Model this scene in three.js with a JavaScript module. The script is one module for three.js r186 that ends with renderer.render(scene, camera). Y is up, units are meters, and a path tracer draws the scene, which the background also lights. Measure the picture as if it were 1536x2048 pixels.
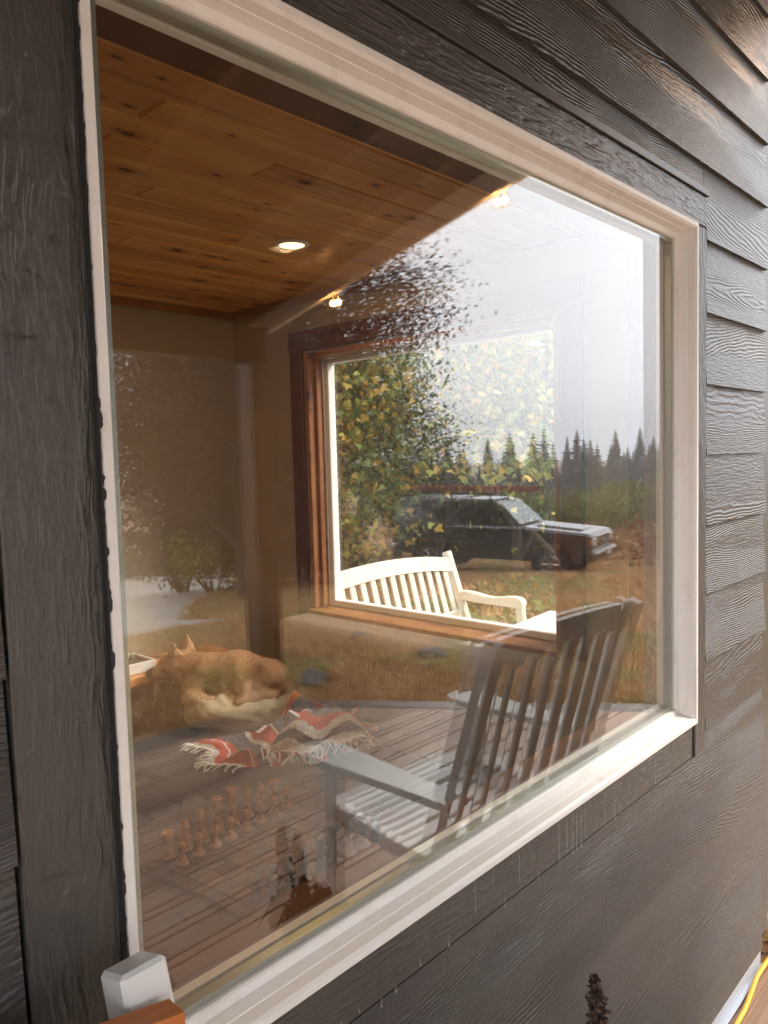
import * as THREE from 'three';
import { mergeGeometries, mergeVertices } from 'three/addons/utils/BufferGeometryUtils.js';
import { MarchingCubes } from 'three/addons/objects/MarchingCubes.js';
import { RoundedBoxGeometry } from 'three/addons/geometries/RoundedBoxGeometry.js';

// ---------------------------------------------------------------- camera, sky, sun, exposure
const scene = new THREE.Scene();
const camera = new THREE.PerspectiveCamera(67.23, 0.75, 0.02, 600);
{
  const rad = Math.PI / 180, yaw = 46.983 * rad, pitch = 4.072 * rad, roll = -1.5465 * rad;
  const f = new THREE.Vector3(Math.sin(yaw) * Math.cos(pitch), -Math.sin(pitch), -Math.cos(yaw) * Math.cos(pitch));
  const r = new THREE.Vector3(Math.cos(yaw), 0, Math.sin(yaw));
  const u = new THREE.Vector3().crossVectors(r, f);
  camera.position.set(0, 1.6, 0.723);
  camera.up.copy(u.multiplyScalar(Math.cos(roll)).addScaledVector(r, -Math.sin(roll)));
  camera.lookAt(camera.position.clone().add(f));
}
{ // even overcast sky, a little brighter overhead, with faint cloud texture
  const w = 128, h = 64, d = new Float32Array(w * h * 4);
  for (let j = 0; j < h; j++) for (let i = 0; i < w; i++) {
    const el = ((j + 0.5) / h - 0.5) * Math.PI, az = (i + 0.5) / w * 2 * Math.PI, up = Math.sin(el);
    const cl = 0.02 * Math.sin(3 * az + 5 * up) * Math.cos(el) + 0.015 * Math.sin(7 * az - 9 * up + 1) * Math.cos(el);
    const v = (up > 0 ? 0.86 + 0.22 * up : 0.86) + cl, k = (j * w + i) * 4;
    d[k] = 0.965 * v; d[k + 1] = 0.985 * v; d[k + 2] = 1.02 * v; d[k + 3] = 1;
  }
  const t = new THREE.DataTexture(d, w, h, THREE.RGBAFormat, THREE.FloatType);
  t.mapping = THREE.EquirectangularReflectionMapping; t.magFilter = t.minFilter = THREE.LinearFilter; t.needsUpdate = true;
  scene.background = t; scene.environment = t;
}
const sun = new THREE.DirectionalLight(new THREE.Color().setRGB(1, 0.95, 0.88), 1.5);
sun.position.set(20, 19, 18); sun.target.position.set(2, 0, 0);
sun.castShadow = true; sun.shadow.radius = 30; sun.shadow.mapSize.set(2048, 2048);
Object.assign(sun.shadow.camera, { left: -30, right: 30, top: 30, bottom: -30, near: 1, far: 120 });
scene.add(sun, sun.target);
const renderer = new THREE.WebGLRenderer({ antialias: true });
renderer.toneMapping = THREE.LinearToneMapping;
renderer.toneMappingExposure = 4.0;
renderer.shadowMap.enabled = true;

scene.fog = new THREE.FogExp2(new THREE.Color().setRGB(0.80, 0.83, 0.88), 0.0028);

// ---------------------------------------------------------------- helpers
function mulberry(a) { return () => { a |= 0; a = a + 0x6D2B79F5 | 0; let t = Math.imul(a ^ a >>> 15, 1 | a); t = t + Math.imul(t ^ t >>> 7, 61 | t) ^ t; return ((t ^ t >>> 14) >>> 0) / 4294967296; }; }
const rnd = mulberry(20240917);
const rr = (a, b) => a + (b - a) * rnd();
const clamp = (x, a = 0, b = 1) => Math.min(b, Math.max(a, x));
const lerp = (a, b, t) => a + (b - a) * t;
const sstep = (a, b, x) => { const t = clamp((x - a) / (b - a)); return t * t * (3 - 2 * t); };
const PT = new Float32Array(65536); { const r = mulberry(77); for (let i = 0; i < 65536; i++) PT[i] = r() * 2 - 1; }
function n2(x, y) { // value noise, -1..1
  const xi = Math.floor(x), yi = Math.floor(y), fx = x - xi, fy = y - yi, u = fx * fx * (3 - 2 * fx), v = fy * fy * (3 - 2 * fy);
  const g = (a, b) => PT[((a & 255) << 8) | (b & 255)];
  return lerp(lerp(g(xi, yi), g(xi + 1, yi), u), lerp(g(xi, yi + 1), g(xi + 1, yi + 1), u), v);
}
const fbm = (x, y, o = 4) => { let s = 0, a = 0.5, f = 1; for (let i = 0; i < o; i++) { s += a * n2(x * f + i * 17.3, y * f - i * 9.1); a *= 0.5; f *= 2.03; } return s; };
function tex(w, h, fn, srgb = true) {
  const d = new Uint8Array(w * h * 4);
  for (let j = 0; j < h; j++) for (let i = 0; i < w; i++) {
    const c = fn((i + 0.5) / w, (j + 0.5) / h), k = (j * w + i) * 4;
    if (typeof c === 'number') d[k] = d[k + 1] = d[k + 2] = clamp(c) * 255; else { d[k] = clamp(c[0]) * 255; d[k + 1] = clamp(c[1]) * 255; d[k + 2] = clamp(c[2]) * 255; }
    d[k + 3] = 255;
  }
  const t = new THREE.DataTexture(d, w, h); t.wrapS = t.wrapT = THREE.MirroredRepeatWrapping; t.magFilter = THREE.LinearFilter; t.minFilter = THREE.LinearMipmapLinearFilter; t.generateMipmaps = true;
  if (srgb) t.colorSpace = THREE.SRGBColorSpace; t.needsUpdate = true; return t;
}
const mix3 = (a, b, t) => [lerp(a[0], b[0], t), lerp(a[1], b[1], t), lerp(a[2], b[2], t)];
const lin = (r, g, b) => new THREE.Color().setRGB(r, g, b);
const std = (c, rough = 0.7, o = {}) => new THREE.MeshStandardMaterial({ color: lin(...c), roughness: rough, ...o });
const phys = (c, rough = 0.5, o = {}) => new THREE.MeshPhysicalMaterial({ color: lin(...c), roughness: rough, ...o });

const used = {};
function numbered(n) { const k = used[n] = (used[n] ?? -1) + 1; return k ? n + '_' + String(k).padStart(3, '0') : n; }
function obj(name, geo, mat, parent) { // one named mesh
  const g = Array.isArray(geo) ? (geo.length > 1 ? merge(geo) : geo[0]) : geo;
  const m = new THREE.Mesh(g, mat); m.name = parent && parent !== scene ? name : numbered(name); m.castShadow = m.receiveShadow = true; (parent || scene).add(m); return m;
}
function merge(list) {
  return mergeGeometries(list.map(g => { g = g.index ? g.toNonIndexed() : g; for (const k of Object.keys(g.attributes)) if (!['position', 'normal', 'uv'].includes(k)) g.deleteAttribute(k);
    if (!g.attributes.uv) g.setAttribute('uv', new THREE.BufferAttribute(new Float32Array(g.attributes.position.count * 2), 2)); return g; }));
}
function part(name, parent) { const g = new THREE.Group(); g.name = name; parent.add(g); return g; }
function thing(name, label, category, pos = [0, 0, 0], turn = 0, group) {
  const g = new THREE.Group(); g.name = numbered(name); g.position.set(...pos); g.rotation.y = turn; g.userData = { label, category }; if (group) g.userData.group = group; scene.add(g); return g;
}
function tag(o, label, category, group) { Object.assign(o.userData, { label, category }); if (group) o.userData.group = group; return o; }
function struct(o) { o.userData.kind = 'structure'; return o; }
function stuff(o) { o.userData.kind = 'stuff'; return o; }
function dup(src, pos, turn, label) { const c = src.clone(); c.name = numbered(src.name.replace(/_\d{3}$/, '')); c.userData = { ...src.userData }; if (label) c.userData.label = label; if (pos) c.position.set(...pos); if (turn !== undefined) c.rotation.y = turn; scene.add(c); return c; }
function setUV(g, fn) { const p = g.attributes.position, n = g.attributes.normal, uv = new Float32Array(p.count * 2); for (let i = 0; i < p.count; i++) { const r = fn(p.getX(i), p.getY(i), p.getZ(i), n.getX(i), n.getY(i), n.getZ(i)); uv[2 * i] = r[0]; uv[2 * i + 1] = r[1]; } g.setAttribute('uv', new THREE.BufferAttribute(uv, 2)); return g; }
function polys(faces) { // flat-shaded polygons -> geometry
  const P = [], N = []; const a = new THREE.Vector3(), b = new THREE.Vector3();
  for (const f of faces) { a.set(f[1][0] - f[0][0], f[1][1] - f[0][1], f[1][2] - f[0][2]); b.set(f[2][0] - f[0][0], f[2][1] - f[0][1], f[2][2] - f[0][2]); a.cross(b).normalize();
    for (let i = 1; i < f.length - 1; i++) for (const v of [f[0], f[i], f[i + 1]]) { P.push(...v); N.push(a.x, a.y, a.z); } }
  const g = new THREE.BufferGeometry(); g.setAttribute('position', new THREE.BufferAttribute(new Float32Array(P), 3)); g.setAttribute('normal', new THREE.BufferAttribute(new Float32Array(N), 3)); g.setAttribute('uv', new THREE.BufferAttribute(new Float32Array(P.length / 3 * 2), 2)); return g;
}
// chamfered box centred at c; UVs in metres along its longest axis, with an offset
function cbox(w, h, d, c = [0, 0, 0], b = 0.003, uo = null, us = [1, 1]) {
  const hx = w / 2, hy = h / 2, hz = d / 2; b = Math.min(b, hx * 0.9, hy * 0.9, hz * 0.9); const F = [];
  const H = [hx, hy, hz], v = (s, ax) => { const p = [0, 0, 0]; for (let k = 0; k < 3; k++) p[k] = s[k] * (k === ax ? H[k] : H[k] - b); return p; };
  for (let ax = 0; ax < 3; ax++) for (const s of [-1, 1]) { const i = (ax + 1) % 3, j = (ax + 2) % 3; const q = [[-1, -1], [1, -1], [1, 1], [-1, 1]].map(([p, r]) => { const t = [0, 0, 0]; t[ax] = s; t[i] = p; t[j] = r; return v(t, ax); }); F.push(s > 0 ? q : q.reverse()); }
  const fix = f => { const c0 = [0, 1, 2].map(k => f.reduce((a, p) => a + p[k], 0) / f.length); const e = (p, q) => [p[0] - q[0], p[1] - q[1], p[2] - q[2]], x = e(f[1], f[0]), y = e(f[2], f[0]); const n = [x[1] * y[2] - x[2] * y[1], x[2] * y[0] - x[0] * y[2], x[0] * y[1] - x[1] * y[0]]; return n[0] * c0[0] + n[1] * c0[1] + n[2] * c0[2] < 0 ? f.reverse() : f; };
  for (let ax = 0; ax < 3; ax++) { const i = (ax + 1) % 3, j = (ax + 2) % 3; for (const a of [-1, 1]) for (const bb of [-1, 1]) { const s1 = [0, 0, 0], s2 = [0, 0, 0]; s1[ax] = -1; s2[ax] = 1; s1[i] = s2[i] = a; s1[j] = s2[j] = bb; F.push(fix([v(s1, i), v(s2, i), v(s2, j), v(s1, j)])); } }
  for (const x of [-1, 1]) for (const y of [-1, 1]) for (const z of [-1, 1]) F.push(fix([v([x, y, z], 0), v([x, y, z], 1), v([x, y, z], 2)]));
  const g = polys(F); const L = w >= h && w >= d ? 0 : h >= d ? 1 : 2; uo = uo || [rnd() * 7, rnd() * 7];
  setUV(g, (x, y, z, nx, ny, nz) => { const p = [x, y, z], n = [Math.abs(nx), Math.abs(ny), Math.abs(nz)]; let o = [0, 1, 2].filter(k => k !== L); const side = n[o[0]] > n[o[1]] ? o[1] : o[0]; return [p[L] * us[0] + uo[0], (n[L] > 0.8 ? p[o[0]] : p[side]) * us[1] + uo[1] + (side === o[0] ? 0 : 0.37)]; });
  return g.translate(...c);
}
// a board between two points, with width (sideways) and thickness (along 'up')
function bar(a, b, w, t, up = [0, 1, 0], bev = 0.003, uo = null) {
  const A = new THREE.Vector3(...a), B = new THREE.Vector3(...b), X = B.clone().sub(A), L = X.length(); X.normalize(); const Y = new THREE.Vector3(...up); Y.addScaledVector(X, -Y.dot(X)).normalize(); const Z = new THREE.Vector3().crossVectors(X, Y);
  return cbox(L, t, w, [0, 0, 0], bev, uo).applyMatrix4(new THREE.Matrix4().makeBasis(X, Y, Z).setPosition(A.add(B).multiplyScalar(0.5)));
}
function tube(pts, r, seg = 24, rad = 8) { return new THREE.TubeGeometry(new THREE.CatmullRomCurve3(pts.map(p => new THREE.Vector3(...p))), seg, r, rad, false); }
function cyl(a, b, r0, r1, seg = 10) { const A = new THREE.Vector3(...a), B = new THREE.Vector3(...b), d = B.clone().sub(A), g = new THREE.CylinderGeometry(r1, r0, d.length(), seg, 1); return g.applyQuaternion(new THREE.Quaternion().setFromUnitVectors(new THREE.Vector3(0, 1, 0), d.clone().normalize())).translate(...A.add(B).multiplyScalar(0.5).toArray()); }
function ext(pts, depth, bev = 0.003, holes = []) { const s = new THREE.Shape(pts.map(p => new THREE.Vector2(...p))); for (const h of holes) s.holes.push(new THREE.Path(h.map(p => new THREE.Vector2(...p)))); return new THREE.ExtrudeGeometry(s, { depth: depth - 2 * bev, bevelEnabled: bev > 0, bevelThickness: bev, bevelSize: bev, bevelOffset: -bev, bevelSegments: 1 }).translate(0, 0, bev); }
function hull(lo, hi) { // prism between two polygons with the same count
  const n = lo.length, F = [[...lo].reverse(), hi]; for (let i = 0; i < n; i++) { const j = (i + 1) % n; F.push([lo[i], lo[j], hi[j], hi[i]]); } return polys(F);
}
const dummy = new THREE.Object3D();
// ---------------------------------------------------------------- materials
// pressed wood grain of the fibre-cement boards (relief only): wandering ridges with open flat patches
const grainTex = tex(2048, 512, (u, v) => {
  const x = u * 2.4, y = v * 0.6;
  const yy = y + 0.03 * n2(x * 1.5 + 3, y * 6) + 0.010 * n2(x * 5, y * 14 + 7) + 0.0022 * n2(x * 26, y * 50);
  const ph = yy * (140 + 50 * n2(x * 0.3, y * 7 + 30));
  const f = ph - Math.floor(ph), ridge = sstep(0.15, 0.5, f) * (1 - sstep(0.62, 0.95, f));
  const open = sstep(-0.3, 0.35, n2(x * 1.3 + 9, y * 13) + 0.3 * n2(x * 6, y * 40));
  return 0.32 + 0.42 * ridge * (0.12 + 0.88 * open) + 0.12 * n2(x * 30, y * 400) + 0.08 * n2(x * 300, y * 300);
}, false);
const roughTex = tex(512, 1024, (u, v) => { // rough-sawn trim: short raised strokes along v
  const x = u * 0.3, y = v * 0.9; const w = x + 0.003 * n2(y * 12, x * 9) + 0.0015 * n2(y * 40, x * 30);
  const a = n2(w * 210, y * 24 + 5), b = n2(w * 380 + 8, y * 44), c = n2(w * 120, y * 34 + 3);
  return 0.45 + 0.3 * sstep(0.1, 0.6, a) + 0.18 * sstep(0.2, 0.7, b) - 0.25 * sstep(0.3, 0.7, c) + 0.06 * n2(x * 500, y * 300);
}, false);
const uvRep = (t, a, b) => { const c = t.clone(); c.repeat.set(a, b); c.needsUpdate = true; return c; };
const grimeTex = tex(512, 512, (u, v) => { const k = 0.5 + 0.5 * fbm(u * 9, v * 9, 5); return mix3([0.86, 0.86, 0.87], [1, 0.99, 0.97], k); });
const M = {};
M.siding = phys([0.074, 0.067, 0.062], 0.37, { bumpMap: uvRep(grainTex, 1 / 2.4, 1 / 0.6), bumpScale: 0.0036, map: uvRep(grimeTex, 0.9, 2.2), specularIntensity: 1 });
M.trim = phys([0.078, 0.070, 0.062], 0.40, { bumpMap: uvRep(roughTex, 1 / 0.3, 1 / 0.9), bumpScale: 0.0032, map: uvRep(grimeTex, 1.3, 1.3) });
M.cap = phys([0.063, 0.057, 0.050], 0.4);
M.sheath = std([0.02, 0.018, 0.017], 0.9);
const dirtTex = tex(512, 512, (u, v) => { const k = sstep(0.28, 0.55, fbm(u * 26, v * 26, 4)), s = 0.5 + 0.5 * fbm(u * 5, v * 5, 3); return mix3(mix3([0.93, 0.92, 0.9], [0.97, 0.96, 0.95], s), [0.7, 0.65, 0.58], k * 0.12); });
M.white = phys([0.90, 0.875, 0.86], 0.4, { map: uvRep(dirtTex, 1.1, 1.1) });
M.vinyl = phys([0.8, 0.79, 0.77], 0.35);
M.caulk = std([0.02, 0.019, 0.018], 0.7);
M.flash = std([0.47, 0.5, 0.56], 0.45, { metalness: 0.2 });
M.pane = new THREE.MeshPhysicalMaterial({ color: 0xffffff, roughness: 0, transmission: 1, thickness: 0, ior: 1.86 });
M.coated = new THREE.MeshPhysicalMaterial({ color: lin(0.97, 0.985, 0.975), roughness: 0, transmission: 1, thickness: 0, ior: 2.0 });
// knotty pine, 8 rows of boards
const pineRows = 8, knots = []; { const r = mulberry(5); for (let i = 0; i < 60; i++) { const row = Math.floor(r() * pineRows); knots.push([r() * 2.4, (row + 0.2 + 0.6 * r()) * 0.115, 0.003 + 0.010 * r() ** 2, row]); } }
const pineTex = tex(2048, 1024, (u, v) => {
  const x = u * 2.4, y = v * 0.92, row = Math.floor(y / 0.115), yl = y - row * 0.115; let q = yl + 0.012 * n2(x * 1.2 + row * 7.7, yl * 9) + 0.002 * n2(x * 9 + row, yl * 60); let core = 0, halo = 0;
  for (const k of knots) { if (k[3] !== row) continue; const dx = (x - k[0]) / 2.1, dy = y - k[1], r = Math.hypot(dx, dy); if (r > 0.1) continue; q += 0.02 * (k[2] / 0.01) * Math.sign(dy) * Math.exp(-((r / (k[2] * 3.5)) ** 2)); core = Math.max(core, 1 - sstep(k[2] * 0.75, k[2] * 1.15, r + 0.0015 * n2(x * 160, y * 160))); halo = Math.max(halo, Math.exp(-((r / (k[2] * 2.3)) ** 2))); }
  const ph = q * (70 + 25 * n2(row * 3.1, 4)) + row * 3.7, f = ph - Math.floor(ph), ring = f < 0.8 ? f / 0.8 : (1 - f) / 0.2;
  const streak = n2(x * 3, y * 700), blotch = fbm(x * 2.2, y * 14 + row * 5, 4);
  let c = mix3([0.84, 0.63, 0.40], [0.70, 0.45, 0.23], clamp(0.25 + 0.5 * ring * (0.55 + 0.5 * n2(x * 0.8, row)) + 0.07 * streak + 0.45 * blotch + 0.22 * n2(row * 9.7, 1.3)));
  c = mix3(c, [0.42, 0.22, 0.10], halo * 0.65); c = mix3(c, [0.15, 0.075, 0.04], core * (0.75 + 0.25 * n2(x * 300, y * 300)));
  const str = sstep(0.55, 0.8, n2(x * 1.6 + row * 13, y * 55)); return mix3(c, [0.45, 0.27, 0.14], str * 0.3);
});
const pine = (c, rough = 0.6) => phys(c, rough, { map: uvRep(pineTex, 1 / 2.4, 1 / 0.92), clearcoat: 0 });
M.pineCeil = [pine([1.25, 1.32, 1.0]), pine([1.16, 1.2, 0.88]), pine([1.06, 1.08, 0.78])];
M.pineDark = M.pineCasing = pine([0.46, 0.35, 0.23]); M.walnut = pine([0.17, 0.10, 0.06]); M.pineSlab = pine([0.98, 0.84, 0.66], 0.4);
// weathered deck timber
const deckTex = tex(2048, 512, (u, v) => {
  const x = u * 2.4, y = v * 0.56; const q = y + 0.006 * n2(x * 2, y * 20) + 0.0015 * n2(x * 11, y * 70);
  const g = n2(q * 420, x * 2.1), g2 = n2(q * 900, x * 5), bl = fbm(x * 3, y * 9, 5), spot = sstep(0.5, 0.75, n2(x * 22, y * 34) * 0.6 + 0.5 * n2(x * 70, y * 90));
  const crack = sstep(0.72, 0.9, n2(q * 300 + 50, x * 1.4));
  let c = mix3([0.80, 0.72, 0.64], [0.58, 0.48, 0.40], clamp(0.45 + 0.22 * g + 0.12 * g2 + 0.7 * bl)); c = mix3(c, [0.25, 0.2, 0.17], 0.5 * spot); return mix3(c, [0.18, 0.14, 0.11], crack * 0.8);
});
const deckMat = (c, r = 0.42) => phys(c, r, { map: uvRep(deckTex, 1 / 2.4, 1 / 0.56), bumpMap: uvRep(deckTex, 1 / 2.4, 1 / 0.56), bumpScale: 0.0012 });
M.deck = [deckMat([0.95, 0.85, 0.76]), deckMat([0.86, 0.73, 0.63]), deckMat([1, 0.91, 0.83]), deckMat([0.78, 0.64, 0.54])];
M.deckRim = deckMat([0.3, 0.28, 0.29]); M.postWood = deckMat([0.2, 0.16, 0.135]); M.porchWood = deckMat([0.12, 0.07, 0.045]); M.rafter = deckMat([0.33, 0.25, 0.2]);
M.drywall = phys([0.41, 0.315, 0.21], 0.85, { map: uvRep(grimeTex, 0.5, 0.5) });
M.floor = deckMat([0.14, 0.09, 0.065]);
// ---------------------------------------------------------------- cabin
const X2 = 2.40, ZF = -2.53, YC = 2.348, XL = -1.5;         // inner faces: side wall, far wall, ceiling, hidden end wall
const WX0 = 0.363, WX1 = 1.887, WY0 = 0.92, WY1 = 2.135;    // outer edge of the white picture-window frame
const cabin = thing('cabin', 'dark grey lap-sided cabin with a big white-framed picture window', 'building');
{
  const q = (x0, y0, x1, y1) => [[x0, y0], [x1, y0], [x1, y1], [x0, y1]];
  // wall cores
  const core = ext(q(XL - 0.14, 0.06, 2.52, 3.22), 0.12, 0, [q(WX0 + 0.012, WY0 + 0.012, WX1 - 0.012, WY1 - 0.012)]).translate(0, 0, -0.14);
  const near = obj('front_wall', core, [M.sheath, M.sheath], cabin); near.material = M.drywall;
  obj('building_paper', ext(q(XL - 0.14, 0.06, 2.52, 3.22), 0.001, 0, [q(WX0 + 0.01, WY0 + 0.01, WX1 - 0.01, WY1 - 0.01)]).translate(0, 0, -0.0195), M.sheath, cabin);
  // siding
  const sid = part('siding', cabin), ex = 0.1755;
  function board(outline, y0) {
    const s = new THREE.Shape(outline.map(p => new THREE.Vector2(...p))), g0 = new THREE.ShapeGeometry(s), zf = y => 0.001 - 0.0130 * (y - y0) / 0.205;
    const ip = g0.index.array, P = g0.attributes.position, F = [];
    for (let i = 0; i < ip.length; i += 3) F.push([ip[i], ip[i + 1], ip[i + 2]].map(k => [P.getX(k), P.getY(k), zf(P.getY(k))]));
    const n = outline.length; for (let i = 0; i < n; i++) { const a = outline[i], b = outline[(i + 1) % n]; F.push([[a[0], a[1], zf(a[1])], [a[0], a[1], zf(a[1]) - 0.0108], [b[0], b[1], zf(b[1]) - 0.0108], [b[0], b[1], zf(b[1])]]); }
    const g = polys(F), o = [rnd() * 9, rnd() * 9]; setUV(g, (x, y) => [x + o[0], y - y0 + o[1]]); obj('siding_board', g, M.siding, sid);
  }
  const E = 2.433, L0 = XL - 0.13, TX0 = 0.270, TX1 = 1.960, HB = 0.829, HT = 2.232;
  for (let k = -6; k <= 13; k++) {
    let y0 = 2.286 - ex * k, y1 = y0 + 0.2; if (k === 13) y0 = 0.063; if (y1 > 3.21) y1 = 3.21; if (y0 > 3.1) continue;
    const e = E - 0.002 * rnd();
    if (y0 >= HT || y1 <= HB) { const c = lerp(0.7, 1.6, rnd()); board(q(L0, y0, e, y1), y0); }
    else if (k === 1) { board([[TX1, y0], [e, y0], [e, y1], [TX1, y1]], y0); board(q(TX0, HT, TX1 - 0.002, y1), y0); board(q(L0, y0, TX0 - 0.004, y1), y0); }
    else if (k === 9) board([[L0, y0], [e, y0], [e, y1], [TX1, y1], [TX1, HB], [TX0 - 0.002, HB], [TX0 - 0.002, y1], [L0, y1]], y0);
    else { board(q(L0, y0, TX0 - 0.004, y1), y0); board(q(TX1, y0, e, y1), y0); }
  }
  obj('corner_board', cbox(0.098, 3.1, 0.05, [2.487, 1.62, -0.040], 0.004), M.cap, cabin);
  obj('base_flashing', [cbox(4.15, 0.052, 0.006, [2.433 - 2.07, 0.034, -0.010], 0.001), cbox(4.15, 0.005, 0.020, [2.433 - 2.07, 0.0042, -0.003], 0.001)], M.flash, cabin);
  // picture window
  const win = part('picture_window', cabin);
  const tr = (x0, y0, x1, y1, z0, z1, vert) => { const g = cbox(x1 - x0, y1 - y0, z1 - z0, [(x0 + x1) / 2, (y0 + y1) / 2, (z0 + z1) / 2], 0.0025), o = [rnd() * 3, rnd() * 3]; setUV(g, (x, y, z) => vert ? [x + z + o[0], y + o[1]] : [y + z + o[0], x + o[1]]); return obj('trim_board', g, M.trim, win); };
  tr(TX0, 0.831, WX0, WY1, -0.019, 0.0005, true); tr(WX1, 0.831, TX1 - 0.002, WY1, -0.019, 0.0005, true);
  tr(TX0, WY1 + 0.001, TX1 - 0.002, 2.209, -0.019, 0.0015, false); tr(WX0 + 0.001, 0.833, WX1 - 0.006, WY0 + 0.004, -0.019, -0.003, false);
  obj('drip_cap', [cbox(TX1 - TX0 + 0.002, 0.004, 0.024, [(TX0 + TX1) / 2, 2.2125, -0.006], 0.001), cbox(TX1 - TX0 + 0.002, 0.017, 0.003, [(TX0 + TX1) / 2, 2.223, -0.0005], 0.001)], M.cap, win);
  const prof = [[0, -0.02], [0, 0.006], [0.003, 0.009], [0.012, 0.009], [0.016, 0.004], [0.0185, -0.012], [0.020, -0.0125], [0.024, -0.029], [0.034, -0.032], [0.036, -0.035], [0.036, -0.0605], [0.044, -0.064], [0.044, -0.078], [0.012, -0.078], [0.012, -0.02]];
  function rail(side, pr, x0 = WX0, x1 = WX1, y0 = WY0, y1 = WY1) {
    const at = (e, z, end) => side === 0 ? [end ? x1 - e : x0 + e, y0 + e, z] : side === 1 ? [x1 - e, end ? y1 - e : y0 + e, z] : side === 2 ? [end ? x0 + e : x1 - e, y1 - e, z] : [x0 + e, end ? y0 + e : y1 - e, z];
    const F = []; for (let i = 0; i < pr.length; i++) { const a = pr[i], b = pr[(i + 1) % pr.length]; F.push([at(...a, 0), at(...a, 1), at(...b, 1), at(...b, 0)].reverse()); }
    const g = polys(F); return setUV(g, (x, y, z) => [x + z, y - z]);
  }
  for (let s = 0; s < 4; s++) obj(['sill', 'frame_jamb', 'frame_head', 'frame_jamb'][s], rail(s, prof), M.white, win);
  const sp = [[0.034, -0.0405], [0.045, -0.0405], [0.045, -0.0555], [0.034, -0.0555]];
  obj('spacer_bar', [0, 1, 2, 3].map(s => rail(s, sp)), std([0.36, 0.38, 0.33], 0.35, { metalness: 0.75 }), win);
  const gx = (WX0 + WX1) / 2, gy = (WY0 + WY1) / 2, gw = WX1 - WX0 - 0.071, gh = WY1 - WY0 - 0.071;
  obj('glass_pane', new THREE.PlaneGeometry(gw, gh).translate(gx, gy, -0.037), M.pane, win);
  obj('glass_pane', new THREE.PlaneGeometry(gw, gh).translate(gx, gy, -0.058), M.coated, win);
  // inside lining of the opening, dark stained pine
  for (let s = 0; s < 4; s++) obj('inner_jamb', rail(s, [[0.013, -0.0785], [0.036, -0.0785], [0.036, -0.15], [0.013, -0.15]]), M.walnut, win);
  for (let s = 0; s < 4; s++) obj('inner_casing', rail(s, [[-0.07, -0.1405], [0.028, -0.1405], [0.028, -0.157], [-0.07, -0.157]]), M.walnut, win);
  // ragged sealant where the dark paint laps on to the frame
  { const n = 700, F = [], y = t => lerp(0.85, 2.13, t); const edge = t => 0.0004 + 0.0018 * Math.max(0, fbm(t * 110, 3, 5)) + 0.003 * sstep(0.2, 0.42, fbm(t * 60 + 9, 8, 5)) * sstep(-0.2, 0.4, n2(t * 5, 2));
    for (let i = 0; i < n; i++) { const t0 = i / n, t1 = (i + 1) / n; F.push([[WX0 - 0.0012, y(t0), 0.0102], [WX0 + edge(t0), y(t0), 0.0102], [WX0 + edge(t1), y(t1), 0.0102], [WX0 - 0.0012, y(t1), 0.0102]]); }
    obj('caulk_bead', [polys(F), cbox(0.0009, 1.28, 0.0096, [WX0 - 0.00065, 1.49, 0.0054], 0.0002)], M.caulk, win); }
  { const n = 300, F = []; const edge = t => 0.0015 + 0.0045 * sstep(0.1, 0.7, n2(t * 34, 13)) + 0.004 * sstep(0.45, 0.8, n2(t * 60, 21));
    for (let i = 0; i < n; i++) { const t0 = i / n, t1 = (i + 1) / n, x0 = lerp(WX0, WX1, t0), x1 = lerp(WX0, WX1, t1); F.push([[x0, WY0 - edge(t0), -0.0025], [x1, WY0 - edge(t1), -0.0025], [x1, WY0 + 0.001, 0.0065], [x0, WY0 + 0.001, 0.0065]]); }
    obj('caulk_bead', polys(F), M.white, win); }
  // white drips dried on the apron board under the sill
  const dm = std([0.36, 0.35, 0.34], 0.5), drips = [[0.62, 0.012], [0.665, 0.02], [0.70, 0.008], [0.745, 0.015], [0.775, 0.01], [0.83, 0.012], [0.90, 0.018], [0.97, 0.05], [1.02, 0.03], [1.055, 0.02], [1.10, 0.06], [1.16, 0.02], [1.235, 0.075], [1.262, 0.06], [1.285, 0.085], [1.30, 0.08], [1.318, 0.083], [1.335, 0.07], [1.42, 0.08], [1.46, 0.078], [1.485, 0.076], [1.66, 0.07], [1.72, 0.04]];
  for (const [x, L] of drips) { // a thin run that wanders a little and ends in a bead
    const yt = WY0 - 0.008 - (L < 0.03 ? 0.055 + 0.02 * rnd() : 0), F = [], n = 14, o = rnd() * 50, cx = k => x + 0.0012 * n2(k * 3 + o, 1), hw = k => (0.00035 + 0.0004 * (0.5 + 0.5 * n2(k * 6 + o, 5))) * (k < 0.15 ? 0.5 : 1), z = -0.0024;
    for (let i = 0; i < n; i++) { const a = i / n, b = (i + 1) / n; F.push([[cx(b) - hw(b), yt - L * b, z], [cx(b) + hw(b), yt - L * b, z], [cx(a) + hw(a), yt - L * a, z], [cx(a) - hw(a), yt - L * a, z]]); }
    obj('paint_drip', [polys(F), new THREE.SphereGeometry(0.0013 + 0.001 * rnd(), 6, 5).scale(0.8, 1.7, 0.6).translate(cx(1), yt - L, -0.0022)], dm, win); }
  // far wall, end wall, side wall with its window opening
  obj('far_wall', new THREE.BoxGeometry(X2 - XL + 0.28, 3.0, 0.14).translate((X2 + XL) / 2, 1.45, ZF - 0.07), M.drywall, cabin);
  obj('end_wall', new THREE.BoxGeometry(0.14, 3.0, -ZF - 0.141).translate(XL - 0.07, 1.45, (ZF - 0.141) / 2), M.drywall, cabin);
  const VZ0 = -1.985, VZ1 = -0.665, VY0 = 0.895, VY1 = 2.085; // side-window opening (z, y)
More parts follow.
